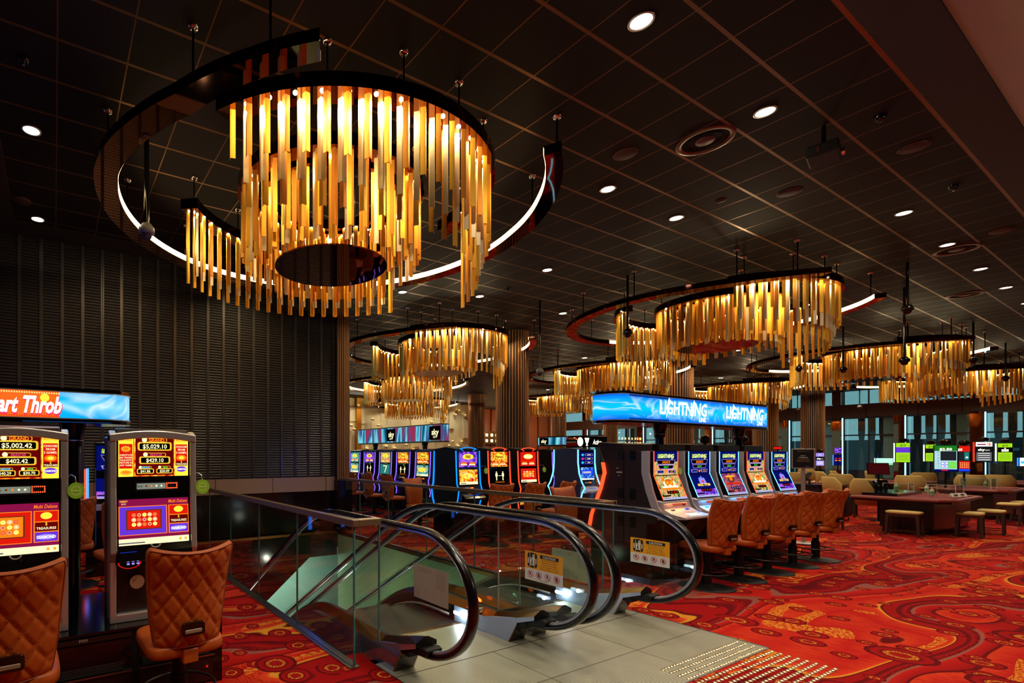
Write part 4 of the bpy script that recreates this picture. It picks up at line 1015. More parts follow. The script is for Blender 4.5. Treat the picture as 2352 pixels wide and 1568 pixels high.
def art_multi_top(m, W, H, amt):
    e = -.0008
    m.rect(0, W, 0, H, RD); m.rect(W*.215, W*.80, .0, H, S_FIRE, e*.5); m.rect(W*.235, W*.785, H*.03, H*.97, DR, e)
    for x0, x1 in ((0, .205), (.80, 1.)):
        m.rect(W*x0, W*x1, 0, H, YL, e); m.rect(W*(x0+.012), W*(x1-.012), H*.30 if x0 else H*.20, H*.80, RD, e*2)
        m.text('Multi Deluxe', W*(x0+x1)/2, H*.90, H*.055, OG, e*2, W*.17, .01, .2)
    for i, s_ in enumerate(('SUBSTITUTE', 'MAY TRIGGER', 'THE JACKPOT', 'FEATURE IN', 'ANY GAME.')): m.text(s_, W*.103, H*(.53-.062*i), H*.040, CR, e*3, W*.17, .015)
    for k_ in range(12): m.poly([(W*.103+W*.075*math.cos(k_*PI/6+q)*(1. if abs(q) < .1 else .55), H*.68+H*.085*math.sin(k_*PI/6+q)*(1. if abs(q) < .1 else .55)) for q in (-.26, 0, .26)], YL, e*2.6)
    m.disc(W*.103, H*.68, W*.038, OG, e*3, 16, H*.045); m.disc(W*.103, H*.10, W*.08, GD_, e*2, 18, H*.06); m.disc(W*.103, H*.11, W*.055, OG, e*3, 16, H*.03)
    for i, s_ in enumerate(('CHOOSE', 'FROM', '3 GAMES.')): m.text(s_, W*.90, H*(.74-.075*i), H*.05, CR, e*3, W*.16, .015)
    m.disc(W*.90, H*.46, W*.075, OG, e*3, 18, H*.07); m.disc(W*.90, H*.46, W*.04, YL, e*4, 16, H*.04); m.rect(W*.812, W*.988, H*.26, H*.37, DR, e*3)
    m.text('5', W*.90, H*.355, H*.05, YL, e*4, None, .02); m.text('TREASURES', W*.90, H*.30, H*.045, CR, e*4, W*.165, .015); m.disc(W*.90, H*.17, W*.08, PU, e*3, 18, H*.07); m.text('DIAMOND', W*.90, H*.17, H*.05, WH, e*4, W*.15, .02)
    def box(cx, cz, w_, h_, s_, hd, hc, hh):
        m.poly(rrect(w_*1.12, h_*1.25, h_*.3, 4, cx, cz), GD_, e*2); m.poly(rrect(w_*1.04, h_*1.05, h_*.25, 4, cx, cz), YL, e*2.5); m.poly(rrect(w_, h_*.92, h_*.2, 4, cx, cz), BK, e*3); m.text(s_, cx, cz, h_*.62, CR, e*4, w_*.86, .02)
        m.poly(rrect(w_*.80, h_*.6, h_*.28, 4, cx, cz+h_*.92), YL, e*3.2); m.poly(rrect(w_*.77, h_*.5, h_*.24, 4, cx, cz+h_*.92), DR, e*3.6); m.text(hd, cx+w_*.05, cz+h_*.92, h_*hh, hc, e*4.5, w_*.66, .03); m.disc(cx-w_*.34, cz+h_*.95, h_*.36, CR, e*4.6, 14)
    box(W*.51, H*.745, W*.44, H*.17, amt[0], 'GRAND', OG, .46); box(W*.51, H*.40, W*.40, H*.15, amt[1], 'MAJOR', PK, .44); box(W*.375, H*.13, W*.215, H*.10, amt[2], 'MINOR', CY, .4); box(W*.65, H*.13, W*.215, H*.10, amt[3], 'MINI', GN, .4)
    m.text('18+ ONLY.  MALFUNCTION VOIDS ALL PLAYS', W*.51, H*.035, H*.022, CR, e*4, W*.4) if False else None
def art_multi_low(m, W, H, col, mid):
    e = -.0008
    m.rect(0, W, 0, H, MG); m.text('CREDIT', W*.07, H*.955, H*.035, YL, e, None, .01); m.text('$0.00', W*.07, H*.90, H*.03, CR, e)
    m.text('Multi Deluxe', W*.84, H*.93, H*.075, OG, e, W*.28, .01, .25)
    m.rect(0, W*.68, H*.21, H*.845, OG, e); m.rect(W*.012, W*.668, H*.225, H*.83, mid, e*2); m.rect(W*.10, W*.60, H*.33, H*.76, BR, e*3); m.rect(W*.12, W*.58, H*.35, H*.74, col, e*4)
    grid3(m, W*.17, W*.54, H*.39, H*.70, 5, 3, (YL, CR, OG, PK), e*5, .85)
    m.rect(W*.70, W, H*.21, H*.845, OG, e); m.rect(W*.715, W*.99, H*.63, H*.83, RD, e*2); m.disc(W*.85, H*.74, W*.07, YL, e*3, 18, H*.07); m.rect(W*.715, W*.99, H*.43, H*.61, DR, e*2); m.text('5', W*.85, H*.575, H*.06, YL, e*3, None, .02); m.text('TREASURES', W*.85, H*.49, H*.05, CR, e*3, W*.25, .015); m.rect(W*.715, W*.99, H*.225, H*.41, PU, e*2); m.disc(W*.85, H*.315, W*.12, LV, e*3, 20, H*.055); m.text('DIAMOND', W*.85, H*.315, H*.06, WH, e*4, W*.22, .02)
    m.rect(0, W, 0, H*.14, CR, e); m.rect(0, W*.36, H*.03, H*.06, GY, e*2); m.disc(W*.87, H*.07, W*.02, GD_, e*2, 12, H*.03); m.disc(W*.95, H*.07, W*.02, GD_, e*2, 12, H*.03)
def art_lightning_top(m, W, H, amts, bgm):
    e = -.0008
    m.rect(0, W, 0, H, bgm); m.poly([(0, H), (0, H*.55), (W*.5, H*.62), (W, H*.55), (W, H)], DB, e*.5)
    m.text('LIGHTNING', W*.5, H*.80, H*.17, LG, e*2, W*.78, .045, .12); m.text('LIGHTNING', W*.505, H*.80, H*.155, CR, e*3, W*.76, .015, .12); m.text('LINK', W*.76, H*.685, H*.05, CR, e*3, None, .03, .1)
    def tz(cz, w0, w1, h_, s_, c_):
        m.poly([(W/2-w0/2-.008, cz+h_/2+.006), (W/2-w1/2-.008, cz-h_/2-.006), (W/2+w1/2+.008, cz-h_/2-.006), (W/2+w0/2+.008, cz+h_/2+.006)], LV, e*3); m.poly([(W/2-w0/2, cz+h_/2), (W/2-w1/2, cz-h_/2), (W/2+w1/2, cz-h_/2), (W/2+w0/2, cz+h_/2)], BK, e*4); m.text(s_, W/2, cz, h_*.62, c_, e*5, w1*.86, .03)
    tz(H*.54, W*.78, W*.66, H*.155, amts[0], OG); tz(H*.335, W*.64, W*.54, H*.13, amts[1], GN)
    for cx, c_, s_ in ((.27, BL, '$50.00'), (.73, OG, '$10.00')): m.poly([(W*(cx-.17), H*.20), (W*(cx-.13), H*.07), (W*(cx+.13), H*.07), (W*(cx+.15), H*.20)], LV, e*3); m.rect(W*(cx-.115), W*(cx+.115), H*.09, H*.18, BK, e*4); m.text(s_, W*cx, H*.135, H*.055, c_, e*5, W*.2, .02)
    m.disc(W*.5, H*.13, W*.05, OG, e*4, 12, H*.05)
def art_lightning_low(m, W, H, kind):
    e = -.0008
    if kind == 'tiger':
        m.rect(0, W, 0, H, S_JUNG); m.disc(W*.5, H*.66, W*.26, CR, e, 20, H*.24); m.disc(W*.5, H*.70, W*.17, OG, e*2, 20, H*.17)
        for i in range(7): m.poly([(W*(.30+.065*i), H*.86), (W*(.325+.065*i), H*.86), (W*(.40+.033*i), H*.66)], BK, e*3)
        for sx in (-1, 1): m.disc(W*(.5+sx*.08), H*.70, W*.022, YL, e*4, 10); m.disc(W*(.5+sx*.2), H*.84, W*.05, OG, e*1.5, 10); m.poly([(W*(.5+sx*.10), H*.52), (W*(.5+sx*.34), H*.58), (W*(.5+sx*.30), H*.40)], WH, e*2)
        m.disc(W*.5, H*.56, W*.07, WH, e*3, 12, H*.06); m.rect(W*.12, W*.88, H*.41, H*.49, OG, e*5)
    elif kind == 'totem':
        m.rect(0, W, 0, H, DB); m.rect(0, W, 0, H*.35, S_PURP, e*.5); m.disc(W*.5, H*.74, W*.17, S_BLUE, e, 20, H*.16); m.poly([(W*.33, H*.58), (W*.38, H*.86), (W*.45, H*.80), (W*.5, H*.95), (W*.55, H*.80), (W*.62, H*.86), (W*.67, H*.58)], LV, e*2); m.disc(W*.5, H*.68, W*.06, PK, e*3, 12, H*.06)
        m.text('MAGIC TOTEM', W*.5, H*.54, H*.11, YL, e*4, W*.80, .03)
    else:
        m.rect(0, W, 0, H, S_DUSK); m.disc(W*.45, H*.72, W*.16, BR, e, 20, H*.15); m.disc(W*.45, H*.86, W*.26, GD_, e*2, 24, H*.05); m.disc(W*.45, H*.74, W*.08, OG, e*3, 14, H*.10); m.rect(W*.12, W*.88, H*.48, H*.55, RD, e*4)
    m.rect(W*.26, W*.74, H*.235, H*.36, BK, e*5); [m.disc(W*(.33+.113*i), H*.30, W*.028, RD if kind != 'bandit' else LV, e*6, 12, H*.035) for i in range(4)]
    m.rect(W*.02, W*.36, H*.13, H*.19, BK, e*5); m.rect(0, W, 0, H*.09, em('pale_violet', (.72, .72, .9), 1.), e*5); m.rect(W*.02, W*.3, H*.055, H*.075, GY, e*6)
def art_generic(m, W, H, k, top):
    e = -.0008
    if k == 'dist':      # social-distance notice
        m.rect(0, W, 0, H, BK)
        for sx in (-1, 1):
            cx = W*(.5+sx*.19); m.disc(cx, H*.78, W*.035, CR, e, 12); m.poly([(cx-W*.06, H*.71), (cx+W*.06, H*.71), (cx+W*.07, H*.48), (cx+W*.03, H*.48), (cx+W*.03, H*.20), (cx-W*.03, H*.20), (cx-W*.03, H*.48), (cx-W*.07, H*.48)], CR, e)
        m.rect(W*.42, W*.58, H*.52, H*.55, CR, e); m.rect(W*.22, W*.78, H*.07, H*.10, OG, e)
        return
    bg = {'purple': S_PURP, 'fire': S_FIRE, 'blue': S_BLUE, 'teal': S_TEAL, 'red': RD, 'seven': TL, 'jungle': S_JUNG}[k if k in ('purple', 'fire', 'blue', 'teal', 'red', 'seven', 'jungle') else 'purple']
    m.rect(0, W, 0, H, bg)
    if k == 'seven': m.poly([(W*.3, H*.88), (W*.72, H*.88), (W*.52, H*.15), (W*.44, H*.15), (W*.60, H*.78), (W*.3, H*.78)], CR, e); return
    if top:
        m.disc(W*.5, H*.68, W*.30, YL if k != 'blue' else WH, e, 24, H*.18); m.text({'purple': 'FIRE', 'fire': 'Pharaoh', 'red': 'MUSTANG'}.get(k, '$'), W*.5, H*.68, H*.18, DR if k != 'red' else WH, e*2, W*.5, .04, .1)
        for cx in (.27, .73): m.rect(W*(cx-.19), W*(cx+.19), H*.10, H*.32, RD, e); m.rect(W*(cx-.17), W*(cx+.17), H*.12, H*.20, CR, e*2); m.text('$1,251.07', W*cx, H*.26, H*.08, YL, e*2, W*.3, .02)
    else:
        m.disc(W*.45, H*.58, W*.33, YL if k != 'red' else OG, e, 20, H*.22); grid3(m, W*.12, W*.88, H*.35, H*.85, 4, 3, (OG, YL, PK, CR), e*2, .7); m.rect(0, W, 0, H*.18, CR, e*3); m.rect(W*.05, W*.35, H*.05, H*.11, GY, e*4)
def art_blue(m, W, H, top):
    e = -.0008
    if top:
        m.rect(0, W, 0, H, DB)
        for i in range(3):
            z = H*(.80-.30*i); m.poly([(W*.06, z), (W*.18, z+H*.09), (W*.30, z), (W*.18, z-H*.12)], (CY, PK, CY)[i], e); m.rect(W*.36, W*.96, z-H*.08, z+H*.08, LV, e); m.rect(W*.38, W*.94, z-H*.06, z+H*.06, BK, e*2); m.text(('$10,000.00', '$1,000.00', '$50.00')[i], W*.66, z, H*.07, WH, e*3, W*.5, .02)
    else:
        m.rect(0, W, 0, H, S_BLUE); m.rect(0, W, H*.42, H*.78, BL, e); m.rect(W*.12, W*.78, H*.52, H*.66, WH, e*2); m.rect(W*.14, W*.76, H*.535, H*.645, DB, e*3); m.rect(W*.2, W*.7, H*.57, H*.61, WH, e*4); m.rect(0, W, 0, H*.10, WH, e*3)

# ------------------------------------------------------------------ gaming machines
M_TAG = P('lime_disc', (.55, .78, .18), .4); M_TAG2 = P('lime_disc_print', (.80, .88, .55), .4)
def tagdisc(parent, x, y, z, r=.052, arm=True):
    m = MB(); m.M = Matrix.Translation((x, y, z)); m.ext([(r*math.cos(2*PI*i/28), r*1.06*math.sin(2*PI*i/28)) for i in range(28)], -.004, .004, M_TAG, 'y')
    m.ring(0, 0, r*.50, r*.62, M_TAG2, -.0046, 20); m.rect(-r*.75, r*.75, -r*.16, r*.16, MATS['lime_disc'], -.005); m.rect(-r*.6, r*.6, -r*.08, r*.08, M_TAG2, -.0055)
    o = m.build('round_tag', parent)
    if arm:
        m = MB(); m.M = Matrix.Translation((x, y, z)); m.tube([(0, .006, r), (-.005, .02, r+.04), (-.03, .05, r+.055), (-.06, .08, r+.02)], .0045, M_CHROME, 6); m.build('tag_holder', o)
def deluxe_machine(x, y, label, amt, col, mid):
    t = thing('gaming_machine', label, 'gaming machine', (x, y, .507), 0, 'silver framed machines at the near left')
    W = .60; H = 1.383
    prof = [(.50, 0), (.50, H-.02), (.10, H), (.03, H-.01), (.0, H-.05), (.0, .95), (-.012, .80), (-.03, .52), (-.012, .46), (.01, .40), (.01, 0)]
    m = MB()
    m.ext([(p[0]+.02, p[1]) for p in prof], -W/2+.05, W/2-.05, M_MAROON, 'x')
    m.box(-W/2+.01, W/2-.01, .16, .52, 0, H-.06, P('purple_grey_side', (.30, .27, .33), .4, .3)); m.build('cabinet', t, .006)
    # silver frame: two side rails, arched top
    m = MB()
    for sx in (-1, 1):
        xa, xb = (sx*(W/2-.045), sx*W/2) if sx > 0 else (-W/2, -W/2+.045)
        fr = [(.14, 0), (.14, H-.06), (.06, H-.02), (-.03, H-.05), (-.035, .95), (-.05, .80), (-.075, .50), (-.035, .43), (-.03, 0)]
        m.ext(fr, xa, xb, M_SATIN, 'x')
    n = 16; a = [(-W/2+W*i/n, H-.05+.03*math.sin(PI*i/n)) for i in range(n+1)]; m.ext(a+[(p[0], p[1]-.055) for p in a[::-1]], -.04, .12, M_SATIN, 'y', True)
    m.box(-W/2+.04, W/2-.04, -.03, .02, 0, .06, M_SATIN); m.build('silver_frame', t, .008, 2)
    m = MB(); m.box(-W/2+.045, W/2-.045, -.012, .03, 1.02, H-.06, M_BLACK); m.build('screen_surround', t)
    m = MB(); m.M = frame((-.243, -.016, 1.03), (1, 0, 0), (0, 0, 1)); art_multi_top(m, .486, .292, amt); m.build('upper_screen', t)
    # player-tracking panel
    m = MB(); m.box(-W/2+.045, W/2-.045, -.012, .02, .90, 1.015, M_BLACK); m.box(-.13, .14, -.018, -.011, .925, .99, M_MATT); m.M = frame((-.12, -.019, .938), (1, 0, 0), (0, 0, 1)); m.rect(0, .20, 0, .042, em('panel_grey', (.55, .58, .52), .8)); m.text('Bally', .022, .022, .014, BK, -.001, None, .01)
    for i in range(4): m.disc(.065+.035*i, .022, .007, (BR, OG, CR, CR)[i], -.001, 10)
    tp_ = m.build('tracking_panel', t)
    m = MB()
    RDOT = E('red_dot_led', (1, .25, .12), 5.)
    for i in range(7):
        for j in (0, 1, 2, 3):
            if j in (0, 3) or i in (0, 6): m.box(.085+.012*i-.0, .085+.012*i+.007, -.021, -.018, .938+.012*j, .945+.012*j, RDOT)
    m.build('red_display', tp_)
    # lower screen, slightly inclined
    m = MB(); m.M = frame((-.243, -.052, .545), (1, 0, 0), (0, .10, 1)); m.rect(-.02, .506, -.02, .345, M_BLACK, .004); art_multi_low(m, .486, .325, col, mid); m.build('lower_screen', t)
    m = MB(); m.ext([(-.05, .545), (-.10, .50), (-.12, .44), (-.06, .40), (.0, .40), (.0, .545)], -W/2+.045, W/2-.045, M_BLACK, 'x'); cn_ = m.build('button_console', t, .006)
    m = MB(); m.M = frame((-.24, -.098, .46), (1, 0, 0), (0, .35, 1)); m.rect(0, .11, .018, .045, BL, -.012); m.rect(.015, .095, .028, .034, CY, -.0135)
    for i in range(3):
        for j in range(2): m.disc(.05+.032*i, -.018-.020*j, .011, LV, -.014, 8, .007)
    m.ring(.06, -.028, .068, .075, RD, -.010, 24, .55); m.build('lit_buttons', cn_)
    m = MB(); m.tube([(.03*math.cos(a_), -.085, .545+.022*math.sin(a_)) for a_ in [PI+PI*i/10 for i in range(11)]], .006, P('pull_loop', (.6, .58, .5), .4), 6); m.build('pull_loop', t)
    m = MB(); m.lathe([(0, 0), (.05, 0)], P('round_badge', (.62, .44, .33), .5), 20); m.M = None; m.build('round_badge', t, loc=(-.12, -.04, .28), rot=(PI/2, 0, 0))
    tagdisc(t, W/2+.045, -.05, .945)
    return t
deluxe_machine(.64, 3.83, 'silver framed gaming machine showing grand 5,029.10, next to the balustrade', ('$5,029.10', '$429.10', '$41.86', '$20.09'), RD, PU)
deluxe_machine(-.215, 3.83, 'silver framed gaming machine showing 5,002.42, cut by the left picture edge', ('$5,002.42', '$402.42', '$40.29', '$30.70'), OG, RD)
t = thing('machine_plinth', 'long glossy black plinth lettered FF09 under the near left machines', 'plinth', (0, 0, 0))
m = MB(); m.box(-2.2, 1.105, 3.68, 4.72, .487, .507, M_BLACK); m.build('top', t, .003)
m = MB(); m.box(-2.2, 1.10, 3.70, 4.70, 0, .487, M_MATT); m.box(1.04, 1.105, 3.68, 3.74, 0, .487, M_BLACK); m.build('body', t)
m = MB()
for xa in (-1.24, -.66, -.08, .50): m.box(xa+.02, xa+.55, 3.685, 3.70, .44, .475, M_MAROON); m.box(xa+.02, xa+.55, 3.685, 3.70, .25, .43, M_BLACK); m.box(xa+.02, xa+.55, 3.672, 3.70, .205, .215, M_STEEL); m.box(xa+.02, xa+.55, 3.685, 3.70, .02, .20, M_MAROON)
for xa in (-.66, -.08, .50):
    for i in range(5): m.box(xa+.04, xa+.50, 3.681, 3.685, .225+.012*i, .231+.012*i, P('vent_line', (.16, .15, .14), .5))
m.build('door_panels', t)
m = MB(); m.M = frame((.17, 3.6795, .462), (1, 0, 0), (0, 0, 1)); m.text('FF09', 0, 0, .020, P('pale_print', (.7, .66, .62), .5)); m.M = None
for xa in (.24, .98): m.box(xa, xa+.02, 3.675, 3.69, .12, .14, M_STEEL); m.box(xa+.004, xa+.016, 3.672, 3.675, .124, .136, RD)
m.build('lock', t)
for xa in (.21, .50): pass

def stadium_sign(x0, x1, y, z0, z1, dep, label, faces, trim=True, loc=(0, 0, 0), rz=0., posts=()):
    t = thing('overhead_sign', label, 'illuminated sign', loc, rz)
    r = dep/2; n = 10
    def path(o=0.):
        p = [(x0+r-(r+o)*math.cos(PI/2-PI*i/n*1.) if False else 0, 0) for i in range(0)]
        for i in range(n+1):
            a = PI/2+PI*i/n; p.append((x0+r+(r+o)*math.cos(a), y+(r+o)*math.sin(a)))
        for i in range(n+1):
            a = -PI/2+PI*i/n; p.append((x1-r+(r+o)*math.cos(a), y+(r+o)*math.sin(a)))
        return p
    m = MB(); m.ext(path(.006), z0-.035, z0, M_BLACK, 'z'); m.ext(path(.010), z0-.006, z0+.002, M_SATIN, 'z'); m.ext(path(.006), z1, z1+.03, M_DKMIR, 'z'); m.ext(path(.010), z1-.002, z1+.006, M_SATIN, 'z'); m.build('casing', t)
    p = path(); zc = (z0+z1)/2
    for (xa, xb, mat) in faces:
        q = []
        fr = [(x, yy) for (x, yy) in p if yy <= y+1e-6]
        m = MB(); pts = []
        # front run plus rounded ends
        full = p+[p[0]]
        for i in range(len(full)-1):
            a_, b_ = full[i], full[i+1]
            k = max(1, int(abs(b_[0]-a_[0])/.15))
            for j in range(k):
                u0, u1 = j/k, (j+1)/k; A0 = (a_[0]+(b_[0]-a_[0])*u0, a_[1]+(b_[1]-a_[1])*u0); A1 = (a_[0]+(b_[0]-a_[0])*u1, a_[1]+(b_[1]-a_[1])*u1)
                if not (xa <= (A0[0]+A1[0])/2 <= xb): continue
                m.add([(A0[0], A0[1], z0-zc), (A1[0], A1[1], z0-zc), (A1[0], A1[1], z1-zc), (A0[0], A0[1], z1-zc)], [(0, 1, 2, 3)], mat, False)
        m.build('lit_face', t, loc=(0, 0, zc))
    for px_ in posts:
        m = MB(); m.cyl(px_, y+.02, .5, z0-.16, .055, M_BLACK, 20); m.lathe([(.055, z0-.22), (.07, z0-.20), (.075, z0-.15), (.075, z0-.12), (.10, z0-.03)], M_BLACK, 20, (px_, y+.02, 0)); m.lathe([(.076, z0-.165), (.08, z0-.16), (.076, z0-.155)], M_CHROME, 20, (px_, y+.02, 0)); m.build('post', t)
    return t
S_LT = mat_lightning('lit_sign_blue', 1.15)
t = stadium_sign(6.45, 10.95, 4.12, 2.155, 2.50, .46, 'large curved blue lightning sign above the right row of machines', [(6, 12, S_LT)], posts=(7.9, 10.35))
m = MB(); m.M = frame((0, 3.885, 0), (1, 0, 0), (0, 0, 1))
W15 = em('sign_white', (.95, .99, 1), 1.6)
for cx in (8.06, 9.95):
    m.text('LIGHTNING', cx, 2.36, .20, E('sign_edge_blue', (.25, .75, 1), 1.2), -.001, 1.36, .06, .1); m.text('LIGHTNING', cx, 2.36, .185, W15, -.002, 1.30, .03, .1); m.text('LINK', cx+.52, 2.215, .07, W15, -.002, None, .03, .1)
    for q in (-.46, .22): m.poly([(cx+q+.05, 2.50), (cx+q+.09, 2.46), (cx+q+.05, 2.36), (cx+q+.09, 2.36), (cx+q-.03, 2.20), (cx+q+.0, 2.32), (cx+q-.03, 2.33)], W15, -.003)
m.build('sign_lettering', t)
m = MB()
for i in range(48): a = i/48; m.box(6.70+.02*i, 6.706+.02*i, 3.884, 3.889, 2.47, 2.497, DB); m.box(6.70+.02*i, 6.706+.02*i, 3.884, 3.889, 2.158, 2.185, DB)
m.build('louvre_edge', t)
S_OR = em('sign_orange', (1, .36, .10), 1.5); S_BL2 = mat_lightning('lit_sign_cyan', 1.15)
t = stadium_sign(-2.6, .545, 4.42, 1.965, 2.16, .42, 'orange and blue illuminated sign reading Heart Throb above the left machines', [(-5, .07, S_OR), (.07, 2, S_BL2)], posts=(.13,))
m = MB(); m.M = frame((0, 4.20, 0), (1, 0, 0), (0, 0, 1)); PKS = em('sign_pink', (.95, .15, .35), 1.2)
m.text('Heart Throb', .055, 2.055, .125, PKS, -.0005, None, .05, .3, 'r', w=.53); m.text('Heart Throb', .05, 2.062, .12, em('sign_warm_white', (1, .95, .92), 1.5), -.0015, None, .035, .3, 'r', w=.52)
m.disc(-.06, 2.11, .03, YL, -.0004, 16); m.build('sign_lettering', t)
m = MB()
for i in range(64): xx = -.95+.0155*i; m.box(xx, xx+.008, 4.203, 4.207, 2.140, 2.150, em('sign_dots', (1, .75, .45), 2.)); m.box(xx, xx+.008, 4.203, 4.207, 1.972, 1.982, RD)
m.build('dot_row', t)
lamp('AREA', (.1, 4.3, 1.94), 3.5, (.06, .25, 1.), (0, 0, 0), .6, size_y=.3)

# lightning machines
NB = E('neon_blue', (.04, .50, 1.), 1.9); NR = E('neon_red', (1, .26, .14), 2.); NO = E('neon_orange', (1, .28, .14), 2.4); NP = E('neon_purple', (.50, .36, 1.), 1.8); NLB = E('neon_light_blue', (.40, .78, 1.), 2.4)
M_LSILV = P('light_silver', (.74, .72, .74), .35, .5)
def lightning_machine(x, label, kind, blue, amts):
    t = thing('gaming_machine', label, 'gaming machine', (x, 3.70, 0), 0, 'curved neon machines under the blue lightning sign')
    NE = NB if blue else NR
    m = MB(); m.ext([(.30, .5), (.30, 1.74), (.02, 1.74), (.02, 1.42), (-.10, 1.10), (-.13, .98), (-.10, .80), (.0, .78), (.02, .5)], -.36, .33, M_MAROON, 'x'); m.build('cabinet', t, .004)
    fr = [(.03, 1.735), (.03, 1.45), (-.02, 1.22), (-.085, 1.02), (-.13, .955), (-.18, .93)]
    def rail(x0, x1, off, thick, mat, nm):
        m = MB(); o = [(p[0]-off, p[1]) for p in fr]; m.ext(o+[(p[0]+thick, p[1]) for p in o[::-1]], x0, x1, mat, 'x'); m.build(nm, t)
    rail(-.38, -.345, .06, .09, M_LSILV, 'side_rail'); rail(-.345, -.315, .036, .02, NE, 'neon_strip'); rail(-.315, -.288, .030, .03, P('blue_neon_tint_rail', (.08, .22, .75), .3, .3) if blue else P('red_neon_tint_rail', (.72, .12, .14), .3, .3), 'inner_rail'); rail(.295, .325, .045, .08, P('dark_rail', (.10, .07, .09), .3), 'side_rail')  # inner rail is silver metal; the neon's cast is put into its colour
    m = MB(); m.M = frame((-.285, -.045, 1.42), (1, 0, 0), (0, 0, 1)); m.rect(-.006, .576, -.004, .324, M_BLACK, .002); art_lightning_top(m, .57, .315, amts, S_JUNG if kind == 'tiger' else DB); m.build('upper_screen', t)
    m = MB(); m.M = frame((-.285, -.165, 1.105), (1, 0, 0), (0, .38, 1)); m.rect(-.008, .578, -.01, .335, M_BLACK, .003); art_lightning_low(m, .57, .325, kind); ls_ = m.build('lower_screen', t)
    m = MB()
    for sx in (-.287, .287):
        m.sweep([(sx, -.047, 1.735), (sx, -.047, 1.42), (sx, -.166, 1.105)], [(-.004, -.004), (.004, -.004), (.004, .004), (-.004, .004)], NLB if blue else NO, up=(1, 0, 0), smooth=False)
    m.build('screen_edge_light', ls_)
    m = MB(); m.ext([(-.09, 1.10), (-.17, 1.085), (-.20, .99), (-.28, .945), (-.44, .915), (-.45, .885), (-.25, .86), (-.05, .84), (0, 1.0)], -.33, .32, M_LSILV, 'x'); cn_ = m.build('console', t, .006)
    m = MB(); m.box(-.11, .10, -.192, -.180, 1.025, 1.055, em('console_print', (.8, .35, .25) if not blue else (.25, .5, .95), .9)); m.box(.12, .19, -.195, -.18, 1.025, 1.05, M_BLACK); m.box(.135, .175, -.197, -.194, 1.03, 1.045, RD)
    m.box(-.22, -.15, -.235, -.215, .975, .985, CY if blue else M_BLACK); m.box(.12, .19, -.235, -.215, .975, .985, BL)
    for i in range(8):
        for j in range(2): m.cyl(-.10+.035*i, -.34-.045*j, .925-.008*j, .942-.008*j, .012, WH, 8)
    m.build('lit_buttons', cn_)
    m = MB(); m.ext([(-.30, .87), (-.42, .885), (-.14, .52), (-.06, .52)], -.12, .10, M_MATT, 'x'); m.build('console_bracket', t)
    lamp('AREA', (x, 3.50, 1.07), 1.3 if blue else 1.0, (.05, .35, 1.) if blue else (1, .22, .05), (-.35, 0, 0), .5, size_y=.08)
    return t
LM = [('tiger', False, ('$10,542.72', '$603.17')), ('totem', True, ('$10,542.73', '$673.39')), ('bandit', True, ('$10,542.73', '$642.49')), ('tiger', False, ('$10,542.73', '$512.56')), ('totem', True, ('$10,542.73', '$510.21'))]
LMN = ['red-lit machine with tiger screen nearest the escalators, under the lightning sign', 'blue-lit machine with totem screen, second from the escalators', 'blue-lit machine with a hat-wearing figure on its lower screen, middle of the five', 'red-lit machine with tiger screen, fourth in the row under the sign', 'blue-lit totem machine at the right end of the row, beside the notice board']
for i in range(5):
    o = lightning_machine(7.125+.858*i, LMN[i], *LM[i])
    if i in (0, 4): tagdisc(o, .40, -.02, 1.46, .045, False)
# rear machines of the same bank (dark side and orange neon) and common plinth
def rear_machine(x, y, label, neon, lab2=None):
    t = thing('gaming_machine', label, 'gaming machine', (x, y, 0), 0)
    m = MB(); m.ext([(.105, .5), (.105, 1.835), (.44, 1.865), (.47, 1.85), (.375, 1.58), (.34, 1.44), (.42, 1.22), (.50, 1.0), (.58, .84), (.60, .67), (.40, .60), (.40, .5)], 0, .70, M_MAROON, 'x'); m.build('cabinet', t, .005)
    m = MB(); pr = [(.40, 1.58), (.375, 1.44), (.43, 1.22), (.51, 1.0), (.57, .84), (.60, .67)]; m.ext(pr+[(p[0]-.035, p[1]) for p in pr[::-1]], -.035, .0, neon, 'x'); m.build('neon_strip', t)
    m = MB()
    for zz in (.72, 1.1, 1.62):
        for i in range(8): m.box(-.003, .001, -.06, .02, zz+.018*i, zz+.018*i+.008, M_BLACK); m.box(-.003, .001, .10, .18, zz+.018*i, zz+.018*i+.008, M_BLACK)
    m.build('side_vents', t)
    m = MB(); m.M = frame((-.002, .20, 1.46), (0, -1, 0), (0, 0, 1)); g = P('pale_label', (.6, .6, .58), .6); m.rect(.0, .03, .04, .052, g); m.rect(.0, .08, -.02, .0, g); m.rect(.02, .045, -.06, -.05, g); m.build('side_label', t)
    return t
rear_machine(6.76, 3.90, 'dark side of the rear machine with a glowing orange neon curve, behind the right handrail', NO)
for i in range(1, 5):
    t = thing('gaming_machine', 'dark rear-facing machine cabinet behind the lightning machines', 'gaming machine', (6.76+.86*i, 3.90, 0), 0, 'dark cabinets behind the lightning machines')
    m = MB(); m.ext([(.10, .5), (.10, 1.835), (.44, 1.865), (.47, 1.85), (.34, 1.44), (.50, 1.0), (.60, .67), (.40, .5)], 0, .70, M_MAROON, 'x'); m.build('cabinet', t)
    m = MB(); m.box(.02, .68, .44, .47, 1.5, 1.8, S_BLUE); m.build('upper_screen', t)
t = thing('machine_plinth', 'long black plinth carrying the machines under the lightning sign', 'plinth', (0, 0, 0))
m = MB(); m.box(6.74, 11.1, 3.62, 4.46, 0, .5, M_BLACK); m.build('body', t)
m = MB(); [m.box(7.16+.86*i, 7.18+.86*i, 3.61, 3.62, .28, .30, M_CHROME) for i in range(5)]; m.build('lock', t)

